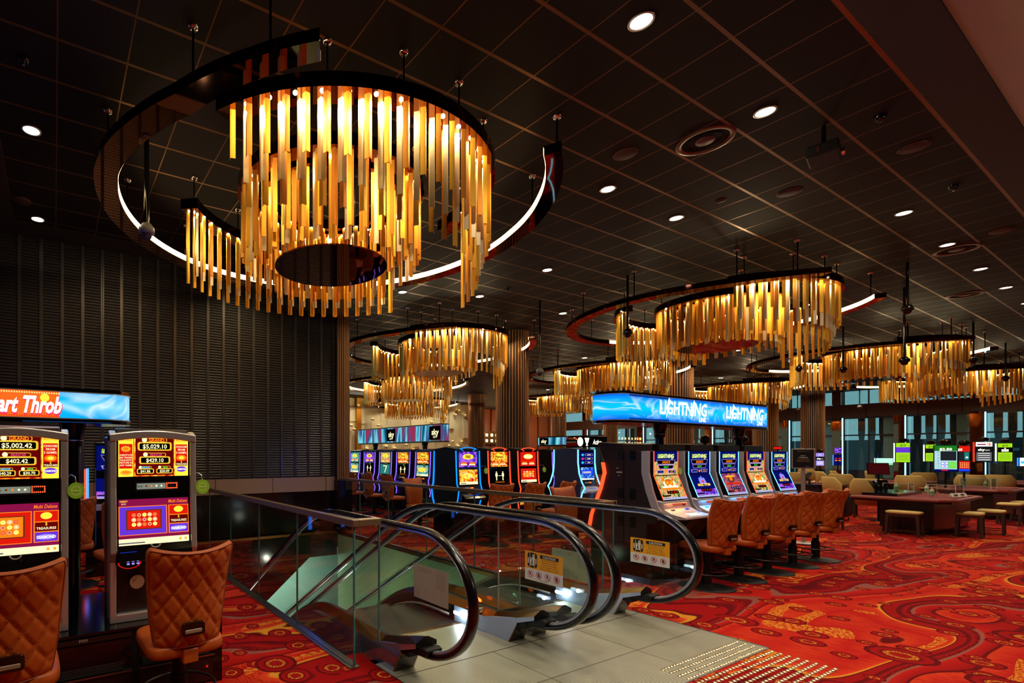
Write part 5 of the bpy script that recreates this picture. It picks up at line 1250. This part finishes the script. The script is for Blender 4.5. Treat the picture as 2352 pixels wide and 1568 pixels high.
# neon machines beyond the escalators
def neon_machine(x, y, label, NE, k1, k2, rz=0., arch=True, wide=.62, rear=False, group='neon machines beyond the escalators', kind=0):
    t = thing('gaming_machine', label, 'gaming machine', (x, y, 0), rz, group)
    W = wide
    D = .60 if not rear else .62
    m = MB(); m.ext([(D, .5), (D, 1.80), (.30, 1.84), (.0, 1.80), (.0, 1.42), (-.02, 1.10), (-.06, .97), (-.02, .75), (.03, .5)], -W/2, W/2, M_MATT if kind == 0 else P('violet_side', (.17, .13, .24), .35, .3), 'x'); m.build('cabinet', t, .006)
    pr = [(.0, 1.76), (-.012, 1.42), (-.03, 1.12), (-.08, .97), (-.05, .80), (-.005, .68), (-.03, .55)]
    if kind == 2: pr = [(.0, 1.80), (-.0, 1.50), (-.03, 1.25), (-.10, 1.04), (-.17, .92), (-.10, .80), (-.06, .62), (-.06, .5)]
    m = MB()
    for sx in (-1, 1): m.ext([(p[0]-.014, p[1]) for p in pr]+[(p[0]+.006, p[1]) for p in pr[::-1]], sx*W/2-(.008 if kind != 2 else .014), sx*W/2+(.008 if kind != 2 else .014), NE, 'x')
    if rear: m.ext([(D+.015-p[0], p[1]) for p in pr]+[(D-.01-p[0], p[1]) for p in pr[::-1]], -W/2-.011, -W/2+.011, NE, 'x')
    if arch:
        n = 12; a = [(-W/2+.10+(W-.20)*i/n, 1.80+.035*math.sin(PI*i/n)) for i in range(n+1)]; m.ext(a+[(p[0], p[1]-.012) for p in a[::-1]], -.03, .0, NE, 'y')
        for sx in (-1, 1): m.ext([(sx*(W/2-.12), 1.80), (sx*(W/2-.10), 1.80), (sx*(W/2-.17), 1.755), (sx*(W/2-.19), 1.755)], -.02, -.01, NE, 'y')
    m.build('neon_strip', t)
    m = MB(); m.M = frame((-W/2+.07, -.012, 1.44), (1, 0, 0), (0, 0, 1)); m.rect(-.03, W-.11, -.03, .33, M_BLACK, .004)
    (art_blue(m, W-.14, .30, True) if kind == 2 else art_generic(m, W-.14, .30, k1, True)); m.build('upper_screen', t)
    m = MB(); m.M = frame((-W/2+.07, -.035, 1.10), (1, 0, 0), (0, .05, 1)); m.rect(-.03, W-.11, -.03, .33, M_BLACK, .004)
    (art_blue(m, W-.14, .29, False) if kind == 2 else art_generic(m, W-.14, .29, k2, False)); m.build('lower_screen', t)
    m = MB(); m.ext([(0, .98), (-.20, .88), (-.24, .84), (-.18, .80), (.0, .78)], -W/2+.04, W/2-.04, M_BLACK if kind != 2 else M_LSILV, 'x'); cn_ = m.build('console', t, .005)
    m = MB(); m.box(-.12, .0, -.06, -.045, 1.02, 1.045, GY); m.box(.03, .10, -.06, -.045, 1.02, 1.045, OG)
    for i in range(6): m.cyl(-.12+.045*i, -.16, .885, .905, .012, BL if NE is not NR else WH, 8)
    if kind == 0: m.box(-W/2+.08, W/2-.08, -.005, .0, .62, .76, S_FIRE)
    m.build('lit_buttons', cn_)
    m = MB(); m.box(-W/2-.04, W/2+.04, .02, D-.02, 0, .5, M_BLACK); m.build('plinth', t)
    return t
neon_machine(7.13, 7.30, 'machine with blue neon edges and purple top screen, left of the red neon ones', NB, 'purple', 'fire', rear=True)
neon_machine(7.99, 7.30, 'machine with red neon edges showing two white figures keeping apart', NR, 'fire', 'dist')
neon_machine(8.86, 7.30, 'machine with red neon edges and all-red screens, right of the two-figure one', NR, 'red', 'red')
for x, y in ((7.55, 7.22), (9.29, 7.22)):
    t = thing('tag_disc', 'round lime green tag beside a neon machine', 'tag', (x, y, 1.36), 0, 'round lime green tags'); tagdisc(t, 0, 0, 0, .055, True)
neon_machine(10.86, 7.30, 'machine with thick light-blue neon and diamond screens', NLB, 'blue', 'blue', arch=False, rear=True, kind=2)
t = thing('sign_topper', 'black topper with a round lit drum and white trophy above the light-blue neon machine', 'illuminated sign', (10.95, 7.45, 1.84))
m = MB(); m.box(-.2, .9, -.03, .12, .02, .28, M_BLACK); m.build('board', t); m = MB(); m.M = Matrix.Rotation(PI/2, 4, 'X'); m.cyl(-.30, .14, -.12, .14, .14, M_MIRROR, 28); m.lathe([(0, .141), (.105, .141)], em('drum_face', (1, .9, .75), 2.), 24, (-.30, .14, 0), False); m.build('lit_drum', t)
m = MB(); m.M = frame((0, -.032, 0), (1, 0, 0), (0, 0, 1)); m.poly([(.02, .24), (.20, .24), (.16, .13), (.13, .10), (.15, .05), (.07, .05), (.09, .10), (.06, .13)], WH); m.text('Action', .50, .15, .12, WH, 0, .34, .02, .3); m.build('sign_lettering', t)
neon_machine(13.0, 9.6, 'small distant machine with pink-edged screens between the neon machines', NP, 'fire', 'jungle', arch=False, group='distant machines')
# purple-framed row facing -x
ks = [('fire', 'teal'), ('fire', 'dist'), ('jungle', 'seven'), ('purple', 'dist'), ('teal', 'teal')]
for i in range(5):
    o = neon_machine(8.75, 10.62+.872*i, ['rightmost purple-framed machine of the row under the long screen', 'fourth purple-framed machine from the left, showing two figures', 'middle purple-framed machine with a large seven on its screen', 'second purple-framed machine from the left, with two figures on screen', 'leftmost purple-framed machine beside the narrow pilaster'][i], NP, ks[i][0], ks[i][1], rz=-PI/2, arch=False, group='purple-framed machines under the long screen', kind=1)
    tagdisc(o, .10, -.06, 1.405, .05, False)
t = stadium_sign(-4.36/2, 4.36/2, 0, 2.06, 2.50, .40, 'long lit screen with stage scenes above the purple-framed machines', [(-9, 9, S_CITY)], loc=(9.4, 12.6, 0), rz=-PI/2, posts=(-1.3, 1.25))
m = MB(); m.M = frame((0, -.203, 0), (1, 0, 0), (0, 0, 1))
for cx in (-.10, 1.95): m.rect(cx-.25, cx+.22, 2.09, 2.47, BK, -.001); m.text('sky', cx, 2.31, .16, CR, -.002, None, .03); m.text('CITY', cx, 2.17, .06, CR, -.002, .22, .02)
m.build('sign_lettering', t)
t = stadium_sign(-1.0, 1.0, 0, 1.965, 2.18, .30, 'distant lit screen strip reading sky, right of the broad column', [(-9, 9, S_CITY)], loc=(12.9, 9.2, 0), rz=-PI/2, posts=(0,))
m = MB(); m.M = frame((0, -.153, 0), (1, 0, 0), (0, 0, 1))
for cx in (-.72, .80): m.rect(cx-.16, cx+.16, 1.97, 2.175, BK, -.001); m.text('sky', cx, 2.08, .10, CR, -.002, None, .03)
m.build('sign_lettering', t)
# machine seen between the two near ones
t = thing('gaming_machine', 'machine with tall blue neon edge seen between the two silver framed machines', 'gaming machine', (.80, 7.60, 0), 0)
m = MB(); m.box(-.30, .33, .0, .5, .42, 1.86, M_BLACK); m.box(-.42, .4, .0, .6, 0, .42, M_BLACK); m.build('cabinet', t, .006)
m = MB(); m.box(-.415, -.385, -.05, .0, .42, 1.50, E('neon_deep_blue', (.15, .45, 1.), 3.5)); m.box(-.44, -.415, -.03, .02, .45, 1.49, NO); m.build('neon_strip', t)
m = MB(); m.M = frame((-.29, -.01, 1.47), (1, 0, 0), (0, 0, 1)); art_lightning_top(m, .56, .34, ('$5,000.00', '$500.00'), DB); m.build('upper_screen', t)
m = MB(); m.M = frame((-.29, -.03, 1.08), (1, 0, 0), (0, .05, 1)); art_lightning_low(m, .56, .28, 'totem'); m.build('lower_screen', t)
m = MB(); m.box(-.30, .30, -.14, .0, .93, 1.0, M_LSILV); m.build('console', t)
# ------------------------------------------------------------------ gaming tables, chairs and displays on the right
M_FELT = P('wine_felt', (.42, .07, .09), .9); M_PADR = P('rose_leather_rail', (.50, .20, .16), .45); M_DKWOOD = P('dark_wood', (.16, .08, .065), .35); M_LTWOOD = P('warm_wood_panel', (.42, .26, .17), .35)
M_CREAMF = P('cream_fabric', (.80, .68, .40), .8); M_LEG = P('brown_leg', (.24, .14, .11), .4)
def card_table(label, x0, x1, y0, y1, loc=(0, 0, 0), rz=0., top=.78, body=None, felt=M_FELT, rail=M_PADR, low=True):
    t = thing('gaming_table', label, 'gaming table', loc, rz)
    c_ = .18
    out = [(x0, y1), (x0, y0+c_), (x0+c_, y0), (x1-c_, y0), (x1, y0+c_), (x1, y1)]
    m = MB(); inn = [(x0+.09, y1), (x0+.09, y0+c_+.04), (x0+c_+.04, y0+.09), (x1-c_-.04, y0+.09), (x1-.09, y0+c_+.04), (x1-.09, y1)]
    m.ext(inn, top-.03, top-.012, felt, 'z'); m.build('felt_top', t)
    m = MB(); m.sweep([(p[0], p[1], top-.03) for p in out], [(-.05, -.03), (.05, -.03), (.055, 0), (.04, .03), (-.03, .03), (-.055, 0)], rail, smooth=False); m.build('padded_rail', t, .01)
    m = MB(); m.ext([(x0+.04, y1), (x0+.04, y0+c_), (x0+c_, y0+.04), (x1-c_, y0+.04), (x1-.04, y0+c_), (x1-.04, y1)], top-.10, top-.04, M_DKWOOD, 'z'); m.build('table_frame', t)
    b0 = body or (x0+.30, x1+.6, y0+.28, y1-.1)
    m = MB(); m.box(b0[0], b0[1], b0[2], b0[3], .12, top-.08, M_LTWOOD); m.box(b0[0]-.004, b0[0], b0[2], b0[3], .12, top-.08, M_DKWOOD); m.build('body', t)
    m = MB(); m.box(b0[0]+.03, b0[1]-.03, b0[2]+.03, b0[3]-.03, 0, .12, M_BLACK); m.build('kick_plinth', t)
    return t
t = card_table('wine felt gaming table with rose padded rail, nearest on the right', 15.62, 17.95, 2.70, 4.15, body=(15.95, 18.9, 3.0, 3.78))
m = MB(); m.box(16.1, 17.9, 3.55, 4.1, .77, .83, M_BLACK); [m.box(16.15+.06*i, 16.19+.06*i, 3.54, 3.60, .81, .835, P('chip_colours', (.6, .55, .45), .5)) for i in range(20)]; m.build('chip_tray', t)
def put(name, label, cat, x, y, z, f, rz=0., group=None):
    t = thing(name, label, cat, (x, y, z), rz, group); f(t); return t
def stool4(x, y, label, rz=0.):
    t = thing('bench_stool', label, 'stool', (x, y, 0), rz, 'cream-topped four-legged stools')
    pillow(-.25, .25, -.19, .19, .445, .515, M_CREAMF).build('seat', t)
    m = MB(); m.box(-.23, .23, -.17, .17, .40, .45, M_LEG); m.build('apron', t)
    for sx in (-1, 1):
        for sy in (-1, 1):
            m = MB(); v = []
            for zz, k, w_ in ((0, 1.09, .018), (.42, 1., .022)):
                for dx, dy in ((-w_, -w_), (w_, -w_), (w_, w_), (-w_, w_)): v.append((sx*.21*k+dx, sy*.15*k+dy, zz))
            m.add(v, [(0, 3, 2, 1), (4, 5, 6, 7), (0, 1, 5, 4), (1, 2, 6, 5), (2, 3, 7, 6), (3, 0, 4, 7)], M_LEG); m.build('leg', t)
    m = MB(); m.box(-.215, .215, -.165, -.145, .085, .105, M_LEG); m.box(-.215, .215, .145, .165, .085, .105, M_LEG); m.box(-.225, -.205, -.155, .155, .085, .105, M_LEG); m.box(.205, .225, -.155, .155, .085, .105, M_LEG); m.build('stretcher', t)
stool4(15.55, 3.33, 'cream-topped low stool standing left before the wine felt table', PI/2)
stool4(16.45, 2.62, 'cream-topped low stool at the front corner of the wine felt table', .1); stool4(17.50, 2.50, 'cream-topped low stool, second along the right side of the wine felt table', .1)
stool4(20.3, 2.62, 'cream-topped low stool beside the farther table at the right', 0); stool4(21.3, 2.55, 'cream-topped low stool partly cut by the right picture edge', 0)
stool4(22.6, 2.35, 'small far cream stool at the right picture edge', 0)
card_table('farther gaming table with rounded rose rail behind the wine felt table', 20.9, 23.2, 2.72, 4.2, body=(21.2, 24.0, 3.0, 3.9))
card_table('low wine-topped table among the cream tub chairs in the distance', 23.6, 26.3, 4.9, 6.9, body=(23.9, 26.1, 5.2, 6.8))
card_table('distant red-topped table at the far right between cream chairs', 26.6, 29.5, 2.9, 4.4, body=(26.9, 29.3, 3.1, 4.2))
t = thing('roulette_table', 'black glossy roulette table behind the last tan stools', 'gaming table', (20.6, 6.25, 0))
m = MB(); m.ext(rrect(2.0, 1.4, .35, 6), .74, .80, M_BLACK, 'z'); m.build('top', t, .01)
m = MB(); m.ext(rrect(1.7, 1.1, .3, 6), .10, .74, M_DKWOOD, 'z'); m.build('body', t)
m = MB(); m.lathe([(0, .82), (.06, .86), (.07, .83), (.25, .81), (.30, .84), (.31, .80)], P('roulette_wheel', (.5, .3, .15), .2, .4), 30, (.2, 0, 0)); m.build('wheel', t)
t = thing('table_monitor', 'two black angled dealer monitors on the roulette table', 'monitor', (20.1, 6.3, .80))
for k_, dx in enumerate((-.16, .2)):
    m = MB(); m.M = Matrix.Translation((dx, 0, .0)) @ Matrix.Rotation(-.45 if k_ else .35, 4, 'X'); m.box(-.15, .15, -.01, .012, .10, .36, M_BLACK); m.build('screen', t)
    m = MB(); m.box(dx-.02, dx+.02, -.02, .02, 0, .14, M_BLACK); m.build('stand', t)
def tub(x, y, rz, label):
    t = thing('tub_chair', label, 'armchair', (x, y, 0), rz, 'cream tub chairs around the far tables')
    n = 20; m = MB(); a0, a1 = .12*PI, .88*PI; v = []; R = .36
    for i in range(n+1):
        a = a0+(a1-a0)*i/n; k_ = math.sin((a-a0)/(a1-a0)*PI); zt = .86+.19*min(1, k_*1.8)
        for r, zz in ((R*.93, .36), (R+.03*k_, zt-.03), (R+.02*k_, zt), (R-.06, zt), (R-.09, zt-.03), (R-.11, .40)): v.append((r*math.cos(a), -r*math.sin(a), zz))
    f = [(i*6+j, i*6+(j+1) % 6, (i+1)*6+(j+1) % 6, (i+1)*6+j) for i in range(n) for j in range(6)]+[tuple(range(6))[::-1], tuple(range(n*6, n*6+6))]
    m.add(v, f, M_CREAMF, True); m.build('backrest', t)
    pillow(-.30, .30, -.28, .30, .46, .60, M_CREAMF).build('seat', t)
    m = MB(); m.box(-.27, .27, -.25, .27, .36, .47, M_LEG); m.build('seat_frame', t)
    for sx in (-1, 1):
        for sy in (-1, 1):
            m = MB(); m.box(sx*.24-.02, sx*.24+.02, sy*.22-.02, sy*.22+.02, 0, .37, M_LEG); m.build('leg', t)
    return t
TB = [(19.35, 5.35, -2.4, 'cream tub chair seen obliquely from the front, left of the wine felt table'), (18.95, 4.72, -1.3, 'broad cream tub chair showing its back, just left of the wine felt table'), (23.2, 7.6, -1.4, 'cream tub chair behind the roulette table, right one'), (22.6, 8.35, -2.2, 'cream tub chair behind the notice board pole'), (22.6, 6.2, -1.5, 'cream tub chair half hidden behind two others, distance'),
      (25.0, 7.2, -2.6, 'far cream tub chair by the low wine-topped table, left'), (26.4, 7.2, -2.9, 'far cream tub chair by the low wine-topped table, middle'), (27.4, 6.5, -2.9, 'far cream tub chair right of the low wine-topped table'), (26.9, 5.35, -1.2, 'cream tub chair behind the tall green display'),
      (22.9, 4.75, -1.6, 'cream tub chair right behind the clear acrylic screen'), (25.2, 4.0, -1.4, 'large cream tub chair back at the far right'), (26.0, 3.55, -1.6, 'cream tub chair behind the large far right one'), (28.6, 8.9, -1.6, 'tiny distant cream tub chair near the lavender display')]
tub0 = tub(*TB[0])
for a in TB[1:]: dup(tub0, (a[0], a[1], 0), a[2], a[3])
# displays on poles
def display(x, y, z0, z1, w_, rz, label, painter, side=None, zp=.8, ball=True, pole=True):
    t = thing('pole_display', label, 'display', (x, y, 0), rz)
    m = MB(); m.box(-w_/2-.015, w_/2+.015, -.0, .05, z0-.015, z1+.015, M_BLACK); m.build('casing', t, .004)
    m = MB(); m.M = frame((-w_/2, -.003, z0), (1, 0, 0), (0, 0, 1)); painter(m, w_, z1-z0); m.build('screen', t)
    if pole: m = MB(); m.cyl(0, .03, zp, z0, .022, M_BLACK, 12); m.build('pole', t)
    if side: m = MB(); m.box(-w_/2-.055, -w_/2-.03, -.01, .03, z0, z1, side); m.build('side_light', t)
    if ball:
        m = MB(); m.M = Matrix.Translation((0, .03, z1+.09)) @ Matrix.Diagonal((1.5, 1.2, 1., 1.)); m.lathe([(.075*math.sin(PI*i/10), -.075*math.cos(PI*i/10)) for i in range(11)], P('smoked_dome', (.12, .07, .05), .1, .6), 20); m.build('camera_dome', t)
    return t
SL = E('side_white', (1, .97, .8), 3.); SR_ = E('side_red', (1, .12, .06), 3.); SG = E('side_green', (.7, 1., .75), 3.)
def p_money(m, W, H):
    e = -.001; m.rect(0, W, 0, H, em('mint', (.72, .88, .9), 1.)); m.rect(0, W, H*.79, H, em('display_green', (.12, .48, .12), 1.), e); m.text('$2.50', W*.5, H*.86, H*.10, WH, e*2, None, .03); m.rect(W*.27, W*.97, H*.42, H*.78, em('slate', (.14, .16, .18), .8), e)
    for i in range(6): m.text(('33', '0', '20', '8', '29', '17')[i], W*.17, H*(.73-.11*i), H*.045, DB, e*2)
    for i in range(2):
        for j in range(2): m.rect(W*(.30+.17*i), W*(.45+.17*i), H*(.14+.12*j), H*(.24+.12*j), LV, e*2); m.disc(W*(.375+.17*i), H*(.19+.12*j), W*.05, WH, e*3, 12)
    m.rect(W*.62, W*.97, H*.12, H*.38, GN, e); grid3(m, W*.64, W*.95, H*.14, H*.36, 5, 4, (LG, CR), e*2, .6); m.rect(0, W, 0, H*.08, DB, e); m.rect(W*.3, W*.6, H*.02, H*.06, RD, e*2)
def p_red(m, W, H):
    e = -.001; m.rect(0, W, 0, H, em('slate', (.14, .16, .18), .8)); m.rect(0, W, H*.78, H, RD, e); m.text('$5', W*.1, H*.86, H*.09, WH, e*2, None, .03); m.rect(W*.5, W*.9, H*.45, H*.76, TL, e); m.disc(W*.72, H*.55, W*.12, WH, e*2, 14)
    m.rect(0, W, H*.10, H*.40, RD, e); grid3(m, W*.1, W*.9, H*.12, H*.36, 5, 4, (YL, CR), e*2, .5); m.rect(0, W, 0, H*.09, BL, e)
def p_lime(c1, mid):
    def f(m, W, H):
        e = -.001; m.rect(0, W, 0, H, LG); m.text('$10', W*.5, H*.88, H*.09, BK, e, None, .02); m.rect(0, W, H*.50, H*.78, mid, e)
        if mid is BK: [m.rect(W*.25, W*.75, H*(.54+.05*i), H*(.57+.05*i), WH, e*2) for i in range(3)]; m.poly([(W*.42, H*.70), (W*.58, H*.70), (W*.5, H*.77)], WH, e*2)
        for i in range(4): m.rect(W*.12, W*.88, H*(.36-.08*i), H*(.375-.08*i), em('olive', (.35, .5, .1), .9), e)
    return f
def p_sky(m, W, H):
    e = -.001; m.rect(0, W, 0, H, em('charcoal', (.10, .10, .11), .7)); m.rect(0, W, H*.78, H, WH, e); m.rect(W*.08, W*.62, H*.85, H*.91, MG, e*2); m.disc(W*.82, H*.88, W*.13, RD, e*3, 16); m.text('$5', W*.82, H*.88, H*.08, WH, e*4)
    m.text('sky', W*.35, H*.62, H*.12, WH, e, None, .03); m.text('CITY', W*.72, H*.585, H*.05, WH, e, None, .02); m.rect(W*.04, W*.96, H*.04, H*.48, GY, e)
    for i in range(7): m.rect(W*.15, W*.85, H*(.42-.055*i), H*(.44-.055*i), BK if i % 2 else WH, e*2)
def p_lav(m, W, H):
    e = -.001; m.rect(0, W, 0, H, LV); m.rect(0, W, H*.40, H*.72, em('charcoal', (.10, .10, .11), .7), e); m.text('sky', W*.35, H*.56, H*.12, WH, e*2, None, .03); m.text('CITY', W*.72, H*.53, H*.06, WH, e*2); m.text('$10', W*.5, H*.86, H*.08, WH, e)
    for i in range(4): m.rect(W*.15, W*.85, H*(.30-.07*i), H*(.32-.07*i), WH, e)
def p_mint(m, W, H):
    e = -.001; m.rect(0, W, 0, H, em('pale_mint', (.72, .97, .86), 1.2)); m.rect(W*.35, W, 0, H*.25, em('mint_green', (.2, .65, .4), 1.), e); grid3(m, W*.37, W*.98, H*.02, H*.23, 9, 1, (WH, GN), e*2, .7)
def p_white(m, W, H): m.rect(0, W, 0, H, WH); m.rect(W*.1, W*.9, H*.3, H*.6, CY, -.001)
def pt(px, py, D):
    r = (px-758)/1147*D; return (.87529*r+.4836*D, -.4836*r+.87529*D)
def disp(px0, px1, py0, py1, D, rz, label, painter, side=None, **kw):
    x, y = pt((px0+px1)/2, 0, D); z1 = 1.7+(1042-py0)*D/1147; z0 = 1.7+(1042-py1)*D/1147
    view = math.atan2(y, x); k_ = abs(math.cos((view)-(-PI/2+rz)+PI)); ang = abs(math.sin(view-(rz)))
    w_ = (px1-px0)*D/1147/(abs(math.cos(rz-(-.5056)))+abs(math.sin(rz-(-.5056)))*((px0+px1)/2-758)/1147)
    return display(x, y, z0, z1, w_, rz, label, painter, side, **kw)
RZ = -1.25
disp(2146, 2198, 1023, 1082, 13.2, RZ, 'tall green and white table display showing $2.50', p_money)
disp(2202, 2228, 1024, 1082, 13.6, RZ, 'red and dark table display just right of the $2.50 one', p_red)
disp(2058, 2090, 1017, 1061, 17.0, RZ, 'lime green display with a violet band showing $10', p_lime(0, PU), SG)
disp(2126, 2150, 1021, 1059, 19.0, RZ, 'lime display partly hidden behind the $2.50 display', p_lime(0, em('charcoal', (.10, .10, .11), .7)), SL)
disp(2241, 2279, 1015, 1060, 16.5, RZ, 'black and white display with a red disc in its corner', p_sky, SR_)
disp(2292, 2325, 1018, 1059, 17.5, RZ, 'lime green display with a black band at the far right', p_lime(0, BK), SL)
disp(1874, 1893, 1040, 1069, 22., RZ, 'lavender display on a pole right of the notice board', p_lav, E('side_violet', (.9, .5, 1), 3.))
disp(2012, 2051, 1052, 1068, 24., RZ, 'wide low mint green lit display in the distance', p_mint, SG, ball=False)
disp(2342, 2368, 1051, 1070, 19., RZ, 'white display with blue edge cut by the right picture edge', p_white, E('side_blue', (.1, .45, 1), 3.), ball=False)
disp(1917, 1932, 1028, 1040, 26., RZ, 'small violet screen on top of a dark machine by the windows', lambda m, W, H: m.rect(0, W, 0, H, S_PURP), ball=False, zp=0)
disp(1916, 1933, 1044, 1068, 26.6, RZ, 'dark machine screen with red lines by the windows', lambda m, W, H: (m.rect(0, W, 0, H, DB), m.rect(W*.1, W*.9, H*.6, H*.7, RD, -.001), m.rect(W*.1, W*.9, H*.4, H*.5, OG, -.001)), E('neon_deep_blue', (.15, .45, 1.), 3.5), ball=False, zp=0)
disp(1776, 1796, 1026, 1031, 13., RZ, 'red lit beacon box on the end machine of the rear bank', lambda m, W, H: m.rect(0, W, 0, H, RD), ball=False, zp=1.6)
# dealer items on the wine felt table
t = thing('dealer_monitor', 'black tilted dealer terminal with two screens on the near gaming table', 'monitor', (16.9, 3.95, .83))
for dx, rr_ in ((-.30, .5), (.0, .1), (.3, -.5)):
    m = MB(); m.M = Matrix.Translation((dx, 0, 0)) @ Matrix.Rotation(rr_, 4, 'Z') @ Matrix.Rotation(-.5, 4, 'X'); m.box(-.13, .13, -.01, .01, .05, .28, M_BLACK); m.build('screen', t)
    m = MB(); m.box(dx-.03, dx+.03, .0, .06, 0, .12, M_BLACK); m.build('stand', t)
def bottle(x, y, z, label, c=(.75, .72, .55)):
    t = thing('pump_bottle', label, 'bottle', (x, y, z))
    m = MB(); m.lathe([(0, 0), (.036, 0), (.038, .01), (.038, .115), (.028, .132), (.013, .138), (.013, .15)], P('clear_plastic_bottle', c, .25), 18); m.build('body', t)
    m = MB(); m.lathe([(0, .15), (.016, .15), (.016, .165), (.006, .168), (.006, .185), (0, .186)], M_WSTK, 12); m.box(-.035, .01, -.006, .006, .180, .190, M_WSTK); m.build('pump', t)
    m = MB(); m.lathe([(.0385, .035), (.0385, .095)], P('bottle_label', (.4, .62, .45), .6), 18); m.build('label', t)
bottle(16.95, 3.22, .78, 'pump bottle of sanitiser on the near edge of the wine felt table'); bottle(17.6, 3.9, .83, 'small white pump bottle beside the pole of the $2.50 display'); bottle(18.0, 3.5, .80, 'pump bottle at the right, next to the clear acrylic stand'); bottle(22.4, 3.3, .79, 'tiny pump bottle on the farther table behind the acrylic stand')
for x, y, rz, lab in ((17.05, 2.92, -.9, 'white tent card with dark oval lying on the felt table, left one'), (17.35, 2.88, -.9, 'grey tent card with dark oval standing on the felt table, right one')):
    t = thing('tent_card', lab, 'card', (x, y, .772), rz)
    m = MB(); m.ext([(-.05, 0), (0, .075), (.05, 0)], -.07, .07, P('card_white', (.78, .76, .70), .6), 'x'); m.M = frame((-.07, -.052, 0), (1, 0, 0), (0, .55, 1)); m.disc(.07, .042, .035, P('card_oval', (.25, .12, .08), .5), -.001, 16, .02); m.build('card', t)
def acrylic(x0, x1, y0, y1, z0, z1, label):
    t = thing('acrylic_box', label, 'acrylic screen', (0, 0, 0))
    m = MB()
    for e in ((x0, x1, y0, y0+.006), (x0, x1, y1-.006, y1), (x0, x0+.006, y0, y1), (x1-.006, x1, y0, y1)): m.box(e[0], e[1], e[2], e[3], z0, z1, M_GLASS)
    m.build('clear_panels', t)
    m = MB()
    for x in (x0, x1):
        for y in (y0, y1): m.box(x-.004, x+.004, y-.004, y+.004, z0, z1, M_WSTK)
    m.box(x0, x1, y0-.004, y0+.002, z1-.006, z1, M_WSTK); m.box(x0-.002, x0+.004, y0, y1, z1-.006, z1, M_WSTK); m.build('edges', t)
acrylic(17.1, 17.5, 3.60, 4.0, .83, 1.02, 'clear acrylic box on the dealer side of the near table'); acrylic(17.6, 18.3, 3.0, 3.4, .60, 1.0, 'clear acrylic brochure stand hanging at the right end of the near table')
acrylic(20.95, 21.6, 3.0, 3.5, .79, 1.06, 'clear acrylic screen with white edges on the farther table')
t = thing('table_monitor', 'dark red tilted monitor left of the $2.50 display', 'monitor', (18.3, 4.35, 0), -1.0)
m = MB(); m.M = Matrix.Translation((0, 0, 1.18)) @ Matrix.Rotation(-.25, 4, 'X'); m.box(-.20, .20, 0, .03, 0, .30, M_BLACK); m.rect(-.185, .185, .015, .285, em('dim_red', (.28, .05, .06), .7), -.002); m.build('screen', t)
m = MB(); m.cyl(0, .03, 0, 1.22, .02, M_BLACK, 10); m.lathe([(0, 0), (.16, 0), (.15, .02), (.02, .03)], M_BLACK, 20); m.build('stand', t)
t = thing('leaflet_tray', 'open tray of dark green leaflets between tub chair and felt table', 'leaflet tray', (15.2, 4.25, 0), 0)
m = MB(); m.box(-.5, .35, -.05, .45, .72, .75, M_DKWOOD); m.build('shelf', t); m = MB(); m.ext([(-.3, .75), (.0, .75), (-.02, .80), (-.28, .84)], .02, .40, P('dark_green_card', (.12, .17, .13), .5), 'y'); m.build('leaflets', t)
for sx in (-.45, .30):
    for sy in (0, .4): m = MB(); m.box(sx-.02, sx+.02, sy-.02, sy+.02, 0, .72, M_LEG); m.build('leg', t)
t = thing('storage_cart', 'dark rounded covered cart parked left of the wine felt table', 'cart', (17.6, 4.9, 0), 0)
pillow(-.35, .35, -.22, .25, .08, .72, P('dark_cover', (.08, .05, .05), .5)).build('cover', t)
for sx in (-.25, .25):
    for sy in (-.12, .15): m = MB(); m.M = Matrix.Translation((sx, sy, .035)) @ Matrix.Rotation(PI/2, 4, 'X'); m.cyl(0, 0, -.012, .012, .035, M_STEEL, 12); m.build('wheel', t)
# notice board on a post
t = thing('notice_board', 'silver framed black notice board on a post beside the last lightning machine', 'notice board', (12.5, 3.97, 0), -1.24)
m = MB(); m.box(-.165, .165, 0, .02, 1.42, 1.80, M_SATIN); m.build('frame', t, .003)
m = MB(); m.M = frame((-.145, -.002, 1.44), (1, 0, 0), (0, 0, 1)); m.rect(0, .29, 0, .34, P('notice_black', (.03, .03, .045), .4)); PT = P('notice_print', (.80, .78, .72), .6); PG = P('notice_gold', (.55, .42, .25), .6)
for i, (s_, mm) in enumerate((('ONLY', PT), ('5 PERSONS', PT), ('ALLOWED PER', PG), ('GAMING TABLE', PG))): m.text(s_, .145, .225-.034*i, .019, mm, -.001, .22, .015)
m.rect(.06, .23, .307, .312, PG, -.001); m.text('skycity', .20, .025, .012, PT, -.001); m.build('notice', t)
m = MB(); m.box(-.03, .03, .02, .05, 0.0, 1.79, M_SATIN); m.build('post', t); m = MB(); m.lathe([(0, 0), (.18, 0), (.17, .012), (.03, .02)], M_SATIN, 24, (0, .035, 0)); m.build('base', t)
for i, (x, y, z, lab) in enumerate([(9.35, 4.2, 1.87, 'small black dome camera on top of the rear machines, left one'), (10.6, 4.25, 1.9, 'black dome camera on the rear machines, near the red beacon'), (10.95, 4.3, 1.9, 'larger black dome camera on the rear machines, right of its twin')]):
    m = MB(); m.M = Matrix.Diagonal((1.2, 1, 1, 1)); m.lathe([(.07*math.sin(PI*k_/8), -.07*math.cos(PI*k_/8)) for k_ in range(9)], M_BLACK, 16); m.M = None; m.cyl(0, 0, -.10, -.05, .02, M_BLACK, 8)
    o = m.build('dome_camera'); o.location = (x, y, z+.06); tag(o, lab, 'camera')
